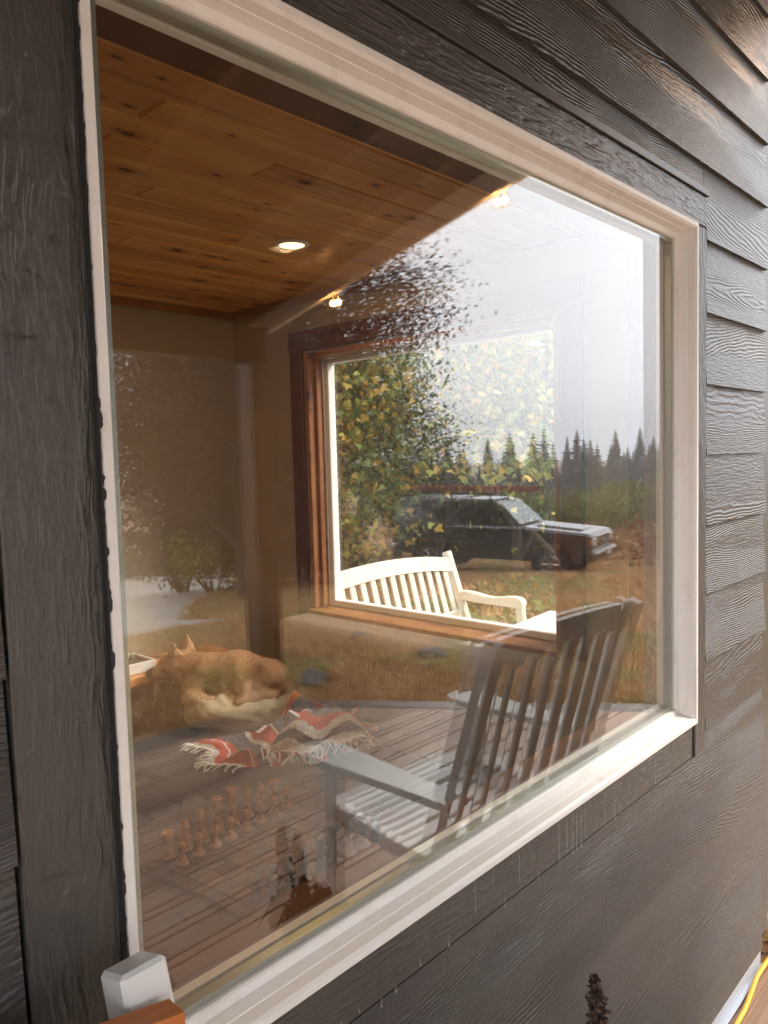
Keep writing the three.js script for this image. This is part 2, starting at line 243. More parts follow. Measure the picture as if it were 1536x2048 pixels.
  obj('side_wall', ext(q(ZF + 0.001, 0, -0.1405, 3.2), 0.14, 0, [q(VZ0, VY0, VZ1, VY1)]).applyMatrix4(new THREE.Matrix4().makeBasis(new THREE.Vector3(0, 0, 1), new THREE.Vector3(0, 1, 0), new THREE.Vector3(-1, 0, 0))).translate(X2 + 0.14, 0, 0), M.drywall, cabin);
  // lap siding and white trim on the outside of the side wall
  for (let k = -4; k <= 13; k++) { const y0 = Math.max(0.063, 2.286 - ex * k), y1 = 2.286 - ex * k + 0.2, pc = y1 > VY0 - 0.06 && y0 < VY1 + 0.06 ? [[ZF - 0.14, VZ0 - 0.062], [VZ1 + 0.062, -0.068]] : [[ZF - 0.14, -0.068]];
    for (const [a, b] of pc) { const o = [rnd() * 9, rnd() * 9], f = (y, s) => 2.554 - 0.012 * (y - y0) / 0.205 - s; const g = polys([[[f(y0, 0), y0, b], [f(y0, 0), y0, a], [f(y1, 0), y1, a], [f(y1, 0), y1, b]], [[f(y0, 0.01), y0, b], [f(y0, 0.01), y0, a], [f(y0, 0), y0, a], [f(y0, 0), y0, b]], [[f(y0, 0), y0, a], [f(y0, 0.01), y0, a], [f(y1, 0.01), y1, a], [f(y1, 0), y1, a]]]); setUV(g, (x, y, z) => [z + o[0], y - y0 + o[1]]); obj('siding_board', g, M.siding, sid); } }
  obj('outer_trim', [[VY0 - 0.06, VY0, VZ0 - 0.06, VZ1 + 0.06], [VY1, VY1 + 0.06, VZ0 - 0.06, VZ1 + 0.06], [VY0 + 0.0005, VY1 - 0.0005, VZ0 - 0.06, VZ0], [VY0 + 0.0005, VY1 - 0.0005, VZ1, VZ1 + 0.06]].map(([a, b, c, d]) => cbox(0.022, b - a, d - c, [X2 + 0.152, (a + b) / 2, (c + d) / 2], 0.002)), M.white, cabin);
  obj('floor', new THREE.BoxGeometry(X2 - XL - 0.002, 0.1, -ZF - 0.142).translate((X2 + XL) / 2, -0.05, (ZF - 0.14) / 2), M.floor, cabin);
  obj('roof', polys([[[XL - 0.5, 3.24, 0.0], [XL - 0.5, 3.6, ZF - 0.6], [2.9, 3.6, ZF - 0.6], [2.9, 3.24, 0.0]], [[XL - 0.5, 3.34, 0.0], [2.9, 3.34, 0.0], [2.9, 3.7, ZF - 0.6], [XL - 0.5, 3.7, ZF - 0.6]], [[2.9, 3.24, 0], [2.9, 3.6, ZF - 0.6], [2.9, 3.7, ZF - 0.6], [2.9, 3.34, 0]]]), M.porchWood, cabin);
  // tongue-and-groove ceiling
  const ceil = part('ceiling', cabin); obj('backing', new THREE.BoxGeometry(X2 - XL, 0.01, -ZF - 0.141).translate((X2 + XL) / 2, YC + 0.022, (ZF - 0.14) / 2), M.sheath, ceil);
  for (let r = 0, z = -0.142; z > ZF + 0.01; r++, z -= 0.1155) {
    const w = Math.min(0.1145, z - ZF - 0.001); let x = XL + 0.002; const cuts = [rr(-0.9, 0.2), rr(0.6, 1.5), 2.399]; if (r === 3) cuts[1] = 0.86; if (r === 1) cuts[1] = 1.25;
    for (const c of cuts) { const row = Math.floor(rnd() * pineRows), o = [rnd() * 12, row * 0.115]; const g = cbox(c - x - 0.001, 0.016, w, [(x + c) / 2, YC + 0.008 + 0.0006 * rnd(), z - w / 2], 0.0058); const zc = z - w / 2; setUV(g, (px, py, pz) => [px + o[0], o[1] + 0.0575 + (pz - zc)]); obj('ceiling_board', g, M.pineCeil[Math.floor(rnd() * 3)], ceil); x = c + 0.001; }
  }
  obj('cornice', [cbox(0.022, 0.035, -ZF - 0.15, [X2 - 0.0115, YC - 0.018, (ZF - 0.14) / 2], 0.003), cbox(X2 - XL - 0.03, 0.035, 0.022, [(X2 + XL) / 2 - 0.012, YC - 0.018, ZF + 0.0115], 0.003)], M.pineDark, cabin);
  // side window: pine casing and jambs, white sash, two panes
  const sw = part('side_window', cabin); const xb = X2 + 0.001;
  const sb = (n, x0, x1, y0, y1, z0, z1, m) => obj(n, cbox(x1 - x0, y1 - y0, z1 - z0, [(x0 + x1) / 2, (y0 + y1) / 2, (z0 + z1) / 2], 0.003), m, sw);
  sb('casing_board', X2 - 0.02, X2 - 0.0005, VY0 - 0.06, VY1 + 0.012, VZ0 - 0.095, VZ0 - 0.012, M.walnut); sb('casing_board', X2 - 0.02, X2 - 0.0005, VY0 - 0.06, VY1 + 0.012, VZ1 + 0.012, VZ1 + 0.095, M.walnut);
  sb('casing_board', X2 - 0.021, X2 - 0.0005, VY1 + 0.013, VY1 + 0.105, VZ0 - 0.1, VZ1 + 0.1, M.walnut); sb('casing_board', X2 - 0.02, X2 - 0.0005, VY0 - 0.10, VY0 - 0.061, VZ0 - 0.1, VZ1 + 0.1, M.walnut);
  sb('stool', X2 - 0.045, X2 + 0.085, VY0 - 0.02, VY0 + 0.004, VZ0 - 0.005, VZ1 + 0.005, M.pineCasing);
  sb('jamb_board', X2 - 0.010, X2 + 0.085, VY0 + 0.005, VY1 - 0.001, VZ0 - 0.002, VZ0 + 0.02, M.pineCasing); sb('jamb_board', X2 - 0.010, X2 + 0.085, VY0 + 0.005, VY1 - 0.001, VZ1 - 0.02, VZ1 + 0.002, M.pineCasing); sb('jamb_board', X2 - 0.010, X2 + 0.085, VY1 - 0.02, VY1 + 0.002, VZ0 + 0.021, VZ1 - 0.021, M.pineDark);
  for (const [z, s] of [[VZ0 + 0.021, 1], [VZ1 - 0.021, -1]]) sb('stop_bead', X2 + 0.03, X2 + 0.06, VY0 + 0.006, VY1 - 0.021, Math.min(z, z + s * 0.014), Math.max(z, z + s * 0.014), M.pineDark);
  const a = VZ0 + 0.021, b = VZ1 - 0.021, c = VY0 + 0.005, d = VY1 - 0.021, xs = X2 + 0.086;
  sb('sash_rail', xs, xs + 0.045, c, c + 0.028, a, b, M.vinyl); sb('sash_rail', xs, xs + 0.045, d - 0.022, d, a, b, M.vinyl); sb('sash_stile', xs, xs + 0.045, c + 0.0285, d - 0.0225, a, a + 0.032, M.vinyl); sb('sash_stile', xs, xs + 0.045, c + 0.0285, d - 0.0225, b - 0.032, b, M.vinyl);
  for (const [x, m] of [[xs + 0.012, M.pane], [xs + 0.032, M.pane]]) obj('glass_pane', new THREE.PlaneGeometry(b - a - 0.062, d - c - 0.05).rotateY(Math.PI / 2).translate(x, (c + d) / 2 + 0.003, (a + b) / 2), m, sw);
}
// recessed ceiling lamps
function recessed(x, z, label) {
  const t = thing('recessed_light', label, 'ceiling light', [x, YC - 0.001, z], 0, 'recessed ceiling lights');
  obj('trim_ring', new THREE.LatheGeometry([[0.043, -0.003], [0.046, -0.007], [0.058, -0.006], [0.063, -0.001], [0.061, 0.001], [0.043, 0.001], [0.043, -0.003]].map(p => new THREE.Vector2(...p)), 40), phys([0.75, 0.72, 0.66], 0.4), t);
  obj('lens', new THREE.CylinderGeometry(0.043, 0.043, 0.003, 36).translate(0, -0.003, 0), new THREE.MeshStandardMaterial({ color: 0xffffff, emissive: lin(1, 0.62, 0.27), emissiveIntensity: 1.5, roughness: 0.5 }), t);
  const p = new THREE.RectAreaLight(lin(1, 0.66, 0.32), 60, 0.076, 0.076); p.position.set(0, -0.009, 0); p.rotation.x = -Math.PI / 2; p.name = 'lamp_light'; t.add(p); return t;
}
recessed(1.80, -1.36, 'glowing round recessed light in knotty pine ceiling beside the side window'); recessed(0.42, -2.12, 'recessed pine ceiling light mirrored in the side window near far wall'); recessed(0.3, -0.75, 'recessed ceiling light behind the white window jamb'); recessed(-0.9, -1.36, 'recessed ceiling light by the hidden end wall');

// ---------------------------------------------------------------- porch roof, deck
const porch = thing('porch_roof', 'dark timber shed porch roof on square posts over the deck', 'porch');
{
  const yu = z => 3.28 - 0.25 * z, RX = 3.15, LX = -3.2, rl = Math.hypot(1, 0.25);
  for (let i = 0, z = 0.003; z < 3.3; i++, z += 0.15) { const z1 = Math.min(z + 0.148, 3.3); obj('roof_board', polys([[[LX, yu(z), z], [RX, yu(z), z], [RX, yu(z1), z1], [LX, yu(z1), z1]].reverse(), [[LX, yu(z) + 0.02, z], [RX, yu(z) + 0.02, z], [RX, yu(z1) + 0.02, z1], [LX, yu(z1) + 0.02, z1]]].map(f => [...f].reverse())), M.porchWood, porch); }
  obj('roofing', polys([[[LX, yu(0) + 0.024, 0], [LX, yu(3.32) + 0.024, 3.32], [RX + 0.02, yu(3.32) + 0.024, 3.32], [RX + 0.02, yu(0) + 0.024, 0]]]), std([0.05, 0.05, 0.05], 0.8), porch);
  for (const x of [-2.6, -1.9, -1.2, -0.5, 0.2, 0.9, 1.6, 2.3, 2.75]) obj('rafter', bar([x, yu(0.005) - 0.046, 0.005], [x, yu(3.28) - 0.046, 3.28], 0.04, 0.088, [0, 1, 0.25]), M.rafter, porch);
  obj('rake_board', bar([RX - 0.02, yu(0.005) - 0.05, 0.005], [RX - 0.02, yu(3.3) - 0.05, 3.3], 0.035, 0.13, [0, 1, 0.25]), M.white, porch);
  obj('fascia_board', cbox(RX - LX - 0.04, 0.13, 0.03, [(RX + LX) / 2 - 0.02, yu(3.3) - 0.055, 3.315], 0.003), M.porchWood, porch);
  obj('beam', cbox(RX - LX - 0.07, 0.21, 0.13, [(RX + LX) / 2 - 0.03, 2.315, 3.085], 0.004), M.porchWood, porch);
  for (const x of [3.03, 0.2 - 1.4, -3.0]) obj('post', cbox(0.17, 2.208, 0.15, [x, 1.1055, 3.085], 0.006), M.postWood, porch);
}
const deck = struct(thing('deck', 'weathered brown timber deck with boards running along the wall', 'deck')); delete deck.userData.category; delete deck.userData.label;
{ // boards run along the wall; the outer corner is cut off on the slant
  const ZE = 3.02, A = [3.13, 3.02], B = [5.2, 0.17]; const cutX = z => A[0] + (A[1] - z) * (B[0] - A[0]) / (A[1] - B[1]);
  const w = 0.138, gap = 0.009;
  for (let z = 0.004; z < ZE - 0.02; z += w + gap) {
    const z1 = Math.min(z + w, ZE); let x = -3.2; const ends = cutX((z + z1) / 2), sl = (cutX(z1) - cutX(z)) / 2; const cuts = [rr(-1.2, 0.2), rr(0.9, 2.3)].filter(c => c < ends - 0.5); cuts.push(ends);
    for (const c of cuts) { const last = c === ends, o = [rnd() * 9, rnd() * 9], T = 0.028, y = -0.0007 * rnd() - (last ? 0 : 0); const e0 = last ? c - sl : c - 0.0015, e1 = last ? c + sl : c - 0.0015, bv = 0.003;
      const lo = [[x, -T, z], [e0, -T, z], [e1, -T, z1], [x, -T, z1]].reverse(), mid = [[x, y - bv, z], [e0, y - bv, z], [e1, y - bv, z1], [x, y - bv, z1]].reverse(), hi = [[x + bv, y, z + bv], [e0 - bv, y, z + bv], [e1 - bv, y, z1 - bv], [x + bv, y, z1 - bv]].reverse();
      const F = [hi]; for (let i = 0; i < 4; i++) { const j = (i + 1) % 4; F.push([mid[i], mid[j], hi[j], hi[i]], [lo[i], lo[j], mid[j], mid[i]]); }
      const g = polys(F); setUV(g, (px, py, pz) => [px + o[0], pz - z + o[1] + py]); obj('deck_board', g, M.deck[Math.floor(rnd() * 4)], deck); x = c + 0.0015; }
  }
  // border boards and skirt
  const dx = B[0] - A[0], dz = B[1] - A[1], l = Math.hypot(dx, dz), nx = -dz / l, nz = dx / l;
  obj('border_board', cbox(6.4, 0.03, 0.19, [A[0] - 3.2 + 0.06, -0.013, A[1] + 0.1], 0.004), M.deckRim, deck);
  obj('border_board', bar([A[0] + nx * 0.08, -0.016, A[1] + nz * 0.08], [B[0] + nx * 0.08, -0.016, B[1] + nz * 0.08], 0.14, 0.03), M.deckRim, deck);
  obj('skirt_board', [cbox(6.4, 0.3, 0.03, [A[0] - 3.14, -0.18, A[1] + 0.17], 0.003), bar([A[0] + nx * 0.13, -0.18, A[1] + nz * 0.13], [B[0] + nx * 0.13, -0.18, B[1] + nz * 0.13], 0.03, 0.3)], M.deckRim, deck);
  obj('joist', [-2.5, -1, 0.5, 2, 3].map(x => cbox(0.05, 0.14, 3.0, [x, -0.1, 1.53], 0.003)), M.porchWood, deck);
}
// string of filament bulbs along the porch edge
const wire = tag(obj('string_light_wire', [tube([[3.17, 3.24, 0.1], [3.17, 2.98, 1.3], [3.17, 2.68, 2.45], [3.16, 2.49, 3.19]], 0.004, 40, 5), tube([[3.16, 2.49, 3.19], [2.58, 2.42, 3.19], [1.6, 2.44, 3.19], [0, 2.44, 3.19]], 0.004, 40, 5)], std([0.02, 0.02, 0.02], 0.6)), 'thin black string light cable clipped along the porch roof edge', 'cable');
function bulb(x, y, z, label, up) {
  const t = thing('filament_bulb', label, 'light bulb', [x, y, z], 0, 'filament bulbs on the porch string');
  obj('socket', [new THREE.CylinderGeometry(0.014, 0.016, 0.04, 12).translate(0, 0.075, 0), new THREE.CylinderGeometry(0.004, 0.004, up, 6).translate(0, 0.095 + up / 2, 0)], std([0.03, 0.025, 0.02], 0.5), t);
  obj('glass_bulb', new THREE.LatheGeometry([[0.012, 0.058], [0.014, 0.05], [0.026, 0.022], [0.03, 0.002], [0.026, -0.018], [0.014, -0.03], [0.0005, -0.034]].map(p => new THREE.Vector2(...p)), 18), new THREE.MeshPhysicalMaterial({ color: lin(1, 0.9, 0.72), transmission: 1, thickness: 0, roughness: 0, ior: 1.5 }), t);
  obj('filament', [[-0.006, 0], [0.006, 0], [0, -0.006], [0, 0.006]].map(([a, b]) => cyl([a, -0.018, b], [a * 0.6, 0.045, b * 0.6], 0.0022, 0.0022, 5)), new THREE.MeshStandardMaterial({ color: 0x000000, emissive: lin(1, 0.5, 0.12), emissiveIntensity: 4 }), t);
  const p = new THREE.PointLight(lin(1, 0.55, 0.2), 0.06); p.position.set(0, 0.005, 0); p.castShadow = true; p.name = 'bulb_light'; t.add(p); return t;
}
bulb(3.17, 2.80, 1.32, 'clear filament bulb hanging mid-way up the porch roof rake', 0.08); bulb(3.17, 2.50, 2.48, 'clear filament bulb hanging low on the roof rake near post', 0.08); bulb(2.58, 2.235, 3.19, 'clear filament bulb hanging under the porch eave beam', 0.085); bulb(3.17, 3.06, 0.32, 'clear filament bulb on the rake close to the cabin corner', 0.04);
// ---------------------------------------------------------------- porch chairs
M.chair = phys([0.80, 0.80, 0.80], 0.38, { map: uvRep(dirtTex, 1.4, 1.4), clearcoat: 0.2, clearcoatRoughness: 0.25 });
M.crest = pine([0.72, 0.42, 0.22], 0.5);
function porchChair(label, pos, turn, crestMat) { // faces +z; origin on the floor under the seat
  const t = thing('porch_chair', label, 'chair', pos, turn, 'white slatted porch chairs'), m = M.chair, W = 0.375;
  const by = y => -0.20 - 0.20 * (y - 0.35) / 0.75;   // z of the leaning back at a height
  for (const s of [-1, 1]) {
    obj('back_post', bar([s * W, 0.03, by(0.03) + 0.06], [s * W, 1.105, by(1.105)], 0.046, 0.046, [0, 0, 1], 0.004), m, t);
    obj('front_leg', bar([s * W, 0.03, 0.30], [s * W, 0.605, 0.27], 0.05, 0.05, [0, 0, 1], 0.004), m, t);
    const arm = new THREE.Shape(); arm.moveTo(-0.04, -0.30); arm.lineTo(0.04, -0.30); arm.bezierCurveTo(0.05, 0, 0.07, 0.12, 0.07, 0.26); arm.bezierCurveTo(0.07, 0.35, -0.07, 0.35, -0.07, 0.26); arm.bezierCurveTo(-0.07, 0.1, -0.05, 0, -0.04, -0.30);
    obj('armrest', new THREE.ExtrudeGeometry(arm, { depth: 0.016, bevelEnabled: true, bevelSize: 0.004, bevelThickness: 0.004, bevelSegments: 2, curveSegments: 10 }).rotateX(Math.PI / 2).translate(s * (W + 0.005), 0.628, 0.04), m, t);
    obj('rocker', tube([[s * W, 0.05, -0.46], [s * W, 0.02, -0.2], [s * W, 0.018, 0.1], [s * W, 0.045, 0.42]], 0.018, 20, 6), m, t);
    obj('seat_rail', bar([s * (W - 0.045), 0.36, by(0.36) + 0.02], [s * (W - 0.045), 0.41, 0.29], 0.03, 0.06), m, t);
  }
  for (let i = 0; i < 7; i++) { const x = -0.285 + i * 0.095, arch = 0.045 * (1 - (x / 0.33) ** 2), bow = -0.025 * (1 - (x / 0.33) ** 2); obj('back_slat', bar([x, 0.40, by(0.40) + bow + 0.012], [x, 1.0 + arch, by(1.0) + bow + 0.006], 0.058, 0.014, [0, 0, 1], 0.003), m, t); }
  const crest = []; { const n = 12, pt = (i, top) => { const x = -0.385 + 0.77 * i / n, k = 1 - (x / 0.385) ** 2; return [x, top ? 1.086 + 0.022 * k : 0.99 + 0.03 * k, by(1.03) - 0.036 * k + 0.0245]; }; for (let i = 0; i < n; i++) { const a = pt(i, 0), b = pt(i + 1, 0), c = pt(i + 1, 1), d = pt(i, 1), o = p => [p[0], p[1], p[2] + 0.026]; crest.push([o(a), o(b), o(c), o(d)], [b, a, d, c], [d, o(d), o(c), c], [a, b, o(b), o(a)]); if (!i) crest.push([a, o(a), o(d), d]); if (i === n - 1) crest.push([b, c, o(c), o(b)]); } }
  obj('crest_rail', setUV(polys(crest), (x, y, z) => [x, y + z]), crestMat || m, t);
  obj('lower_rail', bar([-0.352, 0.40, by(0.40) + 0.005], [0.352, 0.40, by(0.40) + 0.005], 0.022, 0.06, [0, 1, 0]), m, t);
  for (let i = 0; i < 7; i++) { const z = -0.16 + i * 0.074, y = 0.405 + 0.035 * i / 6 + (i > 5 ? -0.012 : 0) - 0.012 * Math.sin(Math.PI * i / 6); obj('seat_slat', bar([-0.365, y, z], [0.365, y, z], 0.062, 0.016, [0, 1, 0], 0.003), m, t); }
  obj('front_rail', bar([-0.352, 0.37, 0.285], [0.352, 0.37, 0.285], 0.024, 0.07, [0, 1, 0]), m, t);
  return t;
}
const chairA = porchChair('white slatted porch chair with its back to the wall near cabin corner', [2.05, 0.001, 0.74], 0.05);
porchChair('white porch chair with tan wooden crest rail beside the left window jamb', [-0.040, 0.001, 0.475], 0, M.crest).scale.y = 1.027;

// dried flower heads in a planter under the window
{
  const t = thing('dried_plant', 'dried brown flower spikes standing in a clay planter below window', 'plant', [0.93, 0.001, 0.27]);
  obj('planter', new THREE.LatheGeometry([[0, 0], [0.11, 0], [0.15, 0.26], [0.165, 0.27], [0.165, 0.31], [0.15, 0.31], [0.145, 0.27], [0, 0.265]].map(p => new THREE.Vector2(...p)), 32), std([0.3, 0.14, 0.08], 0.8), t);
  const browns = [[0.055, 0.032, 0.022], [0.09, 0.05, 0.03], [0.035, 0.022, 0.017], [0.14, 0.085, 0.05]], fl = [], st = [];
  const spikes = [[-0.055, 0.913, -0.01, 0.24, 0.024], [0.0, 0.79, 0.0, 0.26, 0.034], [0.05, 0.755, -0.01, 0.24, 0.036], [-0.05, 0.765, 0.02, 0.2, 0.034], [0.06, 0.74, 0.04, 0.22, 0.036], [0.02, 0.74, -0.02, 0.22, 0.036], [0.10, 0.71, 0.0, 0.22, 0.034], [0.02, 0.75, 0.06, 0.2, 0.034], [-0.07, 0.72, -0.01, 0.18, 0.034], [0.08, 0.72, 0.07, 0.2, 0.036]];
  for (const [x, y, z, L, R] of spikes) { const bx = x * 0.25 + 0.01, bz = z * 0.3; st.push(tube([[bx, 0.26, bz], [lerp(bx, x, 0.5) + 0.01, 0.5, lerp(bz, z, 0.5)], [x + 0.012, y - L, z], [x, y, z]], 0.003, 14, 5)); const n = Math.round(900 * L / 0.2);
    for (let i = 0; i < n; i++) { const k = rnd(), r = R * (0.12 + 0.88 * k ** 0.6) * rnd() ** 0.5, a = rnd() * 6.283; fl.push([x + 0.012 * k + r * Math.cos(a), y - k * L, z + r * Math.sin(a)]); } }
  obj('stem', st, std([0.10, 0.065, 0.04], 0.8), t);
  const leaf = polys([[[-0.004, 0, 0], [0.004, 0, 0], [0.003, 0.012, 0.003]], [[-0.004, 0, 0], [0.003, 0.012, 0.003], [-0.004, 0.01, -0.003]], [[0, 0.001, -0.004], [0.001, 0.011, 0.003], [0, 0.001, 0.004]]]);
  const im = new THREE.InstancedMesh(leaf, new THREE.MeshStandardMaterial({ color: 0xffffff, roughness: 0.9, side: THREE.DoubleSide }), fl.length); fl.forEach((p, i) => { dummy.position.set(...p); dummy.rotation.set(rr(-1.2, 1.2), rnd() * 6.28, rr(-1.2, 1.2)); dummy.scale.setScalar(rr(0.35, 0.85)); dummy.updateMatrix(); im.setMatrixAt(i, dummy.matrix); im.setColorAt(i, lin(...browns[Math.floor(rnd() * 4)])); });
  im.name = 'dried_florets'; im.castShadow = im.receiveShadow = true; stuff(im); t.add(im);
  const lf = []; for (const [a, r, y] of [[2.6, 0.12, 0.86], [0.3, 0.13, 0.6], [1.5, 0.14, 0.56]]) lf.push(polys([[[0, 0, 0], [0.02, 0.03, 0.004], [0, 0.09, -0.004]], [[0, 0, 0], [0, 0.09, -0.004], [-0.02, 0.035, 0.005]]]).rotateX(0.5).rotateY(a).translate(r * Math.cos(a) * 0.8, y - 0.16, r * Math.sin(a) * 0.8));
  obj('dry_leaf', lf, std([0.42, 0.2, 0.05], 0.8, { side: THREE.DoubleSide }), t);
}
tag(obj('extension_cord', tube([[4.6, 0.008, 0.5], [3.6, 0.008, 0.1], [2.9, 0.008, 0.022], [2.56, 0.012, 0.012], [2.44, 0.015, 0.010], [2.35, 0.015, 0.010], [2.27, 0.012, 0.018], [2.19, 0.010, 0.026], [2.105, 0.009, 0.028], [1.99, 0.008, 0.036], [1.6, 0.008, 0.06], [0.9, 0.008, 0.05], [-0.5, 0.008, 0.07]], 0.0068, 160, 10), phys([0.78, 0.42, 0.015], 0.4)), 'yellow extension cord running along the foot of the wall', 'cord');

// ---------------------------------------------------------------- room furniture
const weave = tex(256, 256, (u, v) => 0.5 + 0.25 * Math.sin(u * 256 * 0.9) * Math.sin(v * 256 * 0.9) + 0.2 * n2(u * 60, v * 60), false);
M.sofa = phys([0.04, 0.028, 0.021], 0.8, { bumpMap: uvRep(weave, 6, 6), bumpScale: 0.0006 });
{
  const t = thing('sofa', 'brown upholstered sofa standing under the side window', 'sofa', [1.9, 0.001, -1.25]);
  const rb = (w, h, d, r, c) => new RoundedBoxGeometry(w, h, d, 4, r).translate(...c);
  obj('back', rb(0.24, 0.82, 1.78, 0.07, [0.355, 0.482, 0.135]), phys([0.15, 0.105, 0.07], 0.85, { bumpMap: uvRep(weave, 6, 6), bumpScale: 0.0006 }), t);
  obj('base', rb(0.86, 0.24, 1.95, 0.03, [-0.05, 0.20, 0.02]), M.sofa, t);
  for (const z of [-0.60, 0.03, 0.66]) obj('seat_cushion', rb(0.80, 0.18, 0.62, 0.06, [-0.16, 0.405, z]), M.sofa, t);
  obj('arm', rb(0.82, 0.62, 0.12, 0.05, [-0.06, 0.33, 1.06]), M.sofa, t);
  for (const [x, z] of [[-0.4, -0.85], [0.3, -0.85], [-0.4, 0.95], [0.3, 0.95]]) obj('leg', cyl([x, 0, z], [x, 0.09, z], 0.02, 0.028, 10), M.pineDark, t);
}
{ // cream cushion under the dog
  const g = new THREE.SphereGeometry(1, 56, 40), p = g.attributes.position;
  for (let i = 0; i < p.count; i++) { const x = p.getX(i), y = p.getY(i), z = p.getZ(i), sq = (v, e) => Math.sign(v) * Math.abs(v) ** e; const k = 1 + 0.035 * n2(x * 4 + 3, z * 4) + 0.05 * n2(x * 9, z * 7 + y * 5); p.setXYZ(i, sq(x, 0.7) * 0.24 * k, sq(y, 0.8) * 0.078 * k + 0.01 * n2(x * 11, z * 5), sq(z, 0.7) * 0.20 * k); }
  g.computeVertexNormals(); const o = obj('cushion', g, phys([0.42, 0.35, 0.22], 0.9, { bumpMap: uvRep(weave, 8, 8), bumpScale: 0.0008 })); o.position.set(1.93, 0.565, -1.93); o.rotation.y = -0.75; tag(o, 'rumpled cream cushion under the sleeping dog on the sofa', 'cushion');
}
{ // woven striped blanket, heaped on the seat
  const t = thing('striped_blanket', 'crumpled serape blanket striped orange, white and charcoal on the sofa seat', 'blanket', [1.83, 0.497, -1.56], -0.36);
  const stripes = [[0, 'w'], [0.035, 'o'], [0.10, 'w'], [0.115, 'o'], [0.16, 'g'], [0.30, 'w'], [0.33, 'o'], [0.42, 'w'], [0.44, 'g'], [0.55, 'k'], [0.60, 'w'], [0.66, 'o'], [0.72, 'g'], [0.82, 'o'], [0.86, 'w'], [0.90, 'k'], [0.93, 'w'], [0.98, 'o']], C = { w: [0.86, 0.83, 0.78], o: [0.78, 0.30, 0.17], g: [0.30, 0.29, 0.29], k: [0.10, 0.09, 0.09] };
  const bt = tex(1024, 256, (u, v) => { let c = C.w; const uu = u + 0.004 * n2(v * 40, u * 30); for (const [s, k] of stripes) if (uu >= s) c = C[k]; const n = 0.85 + 0.2 * n2(u * 500, v * 90) + 0.12 * n2(u * 90, v * 300), spk = sstep(0.45, 0.7, n2(u * 260, v * 120)); c = mix3(c, C.w, c === C.g ? spk * 0.5 : 0); return c.map(x => x * n); });
  const bm = phys([1, 1, 1], 0.95, { map: bt, bumpMap: uvRep(weave, 5, 3), bumpScale: 0.0015, sheen: 0.3, side: THREE.DoubleSide });
  function sheet(nx, nz, fn) { const g = new THREE.PlaneGeometry(1, 1, nx, nz), p = g.attributes.position, uv = g.attributes.uv; for (let i = 0; i < p.count; i++) { const r = fn(uv.getX(i), uv.getY(i)); p.setXYZ(i, ...r); } g.computeVertexNormals(); return g; }
  const fold = (a, b, s) => { const q = n2(a * 3.2 + s, b * 2.3), w = 0.5 + 0.5 * Math.sin(9 * a + 5 * b + 2.2 * q + s); return 0.008 + 0.12 * w ** 1.7 * (0.55 + 0.45 * n2(a * 2 + s, b * 3 + 5)) * sstep(0, 0.12, a) * sstep(1, 0.88, a) * sstep(0, 0.12, b) * sstep(1, 0.9, b) + 0.012 * n2(a * 9 + s, b * 9); };
  const P1 = (a, b) => [(a - 0.5) * 0.50 + 0.07 * n2(b * 3, a * 2 + 4), Math.max(0.006, fold(a, b, 1.3)), (b - 0.5) * 0.36 + 0.055 * n2(a * 3.1 + 8, b * 2)];
  const P2 = (a, b) => [0.13 + (a - 0.5) * 0.40 + 0.06 * Math.sin(b * 4), 0.035 + Math.max(0.004, 1.2 * fold(b, a, 4.1)), 0.02 + (b - 0.5) * 0.30 + 0.06 * n2(a * 3 + 2, b * 3)];
  obj('cloth', [sheet(120, 70, P1), sheet(90, 60, (a, b) => P2(b, a))], bm, t);
  const fr = []; for (let i = 0; i < 46; i++) { const b = i / 45, p = P1(0, b), q = P1(1, b); for (const [o, s] of [[p, -1], [q, 1]]) { const l = rr(0.035, 0.06), dz = rr(-0.02, 0.02), dy = rr(0, 0.012); fr.push(tube([[o[0], o[1] + 0.002, o[2]], [o[0] + s * l * 0.5, o[1] * 0.5 + dy + 0.003, o[2] + dz * 0.4], [o[0] + s * l, 0.003, o[2] + dz]], 0.0022, 6, 4)); } }
  for (let i = 0; i < 40; i++) { const o = P2(i / 39, 0.98), l = rr(0.04, 0.07); fr.push(tube([o, [o[0] + rr(-0.02, 0.02), o[1] + 0.004, o[2] + l * 0.5], [o[0] + rr(-0.03, 0.03), Math.max(0.004, o[1] - 0.02), o[2] + l]], 0.0022, 6, 4)); }
  obj('fringe', fr, phys([0.68, 0.64, 0.58], 0.95), t);
}
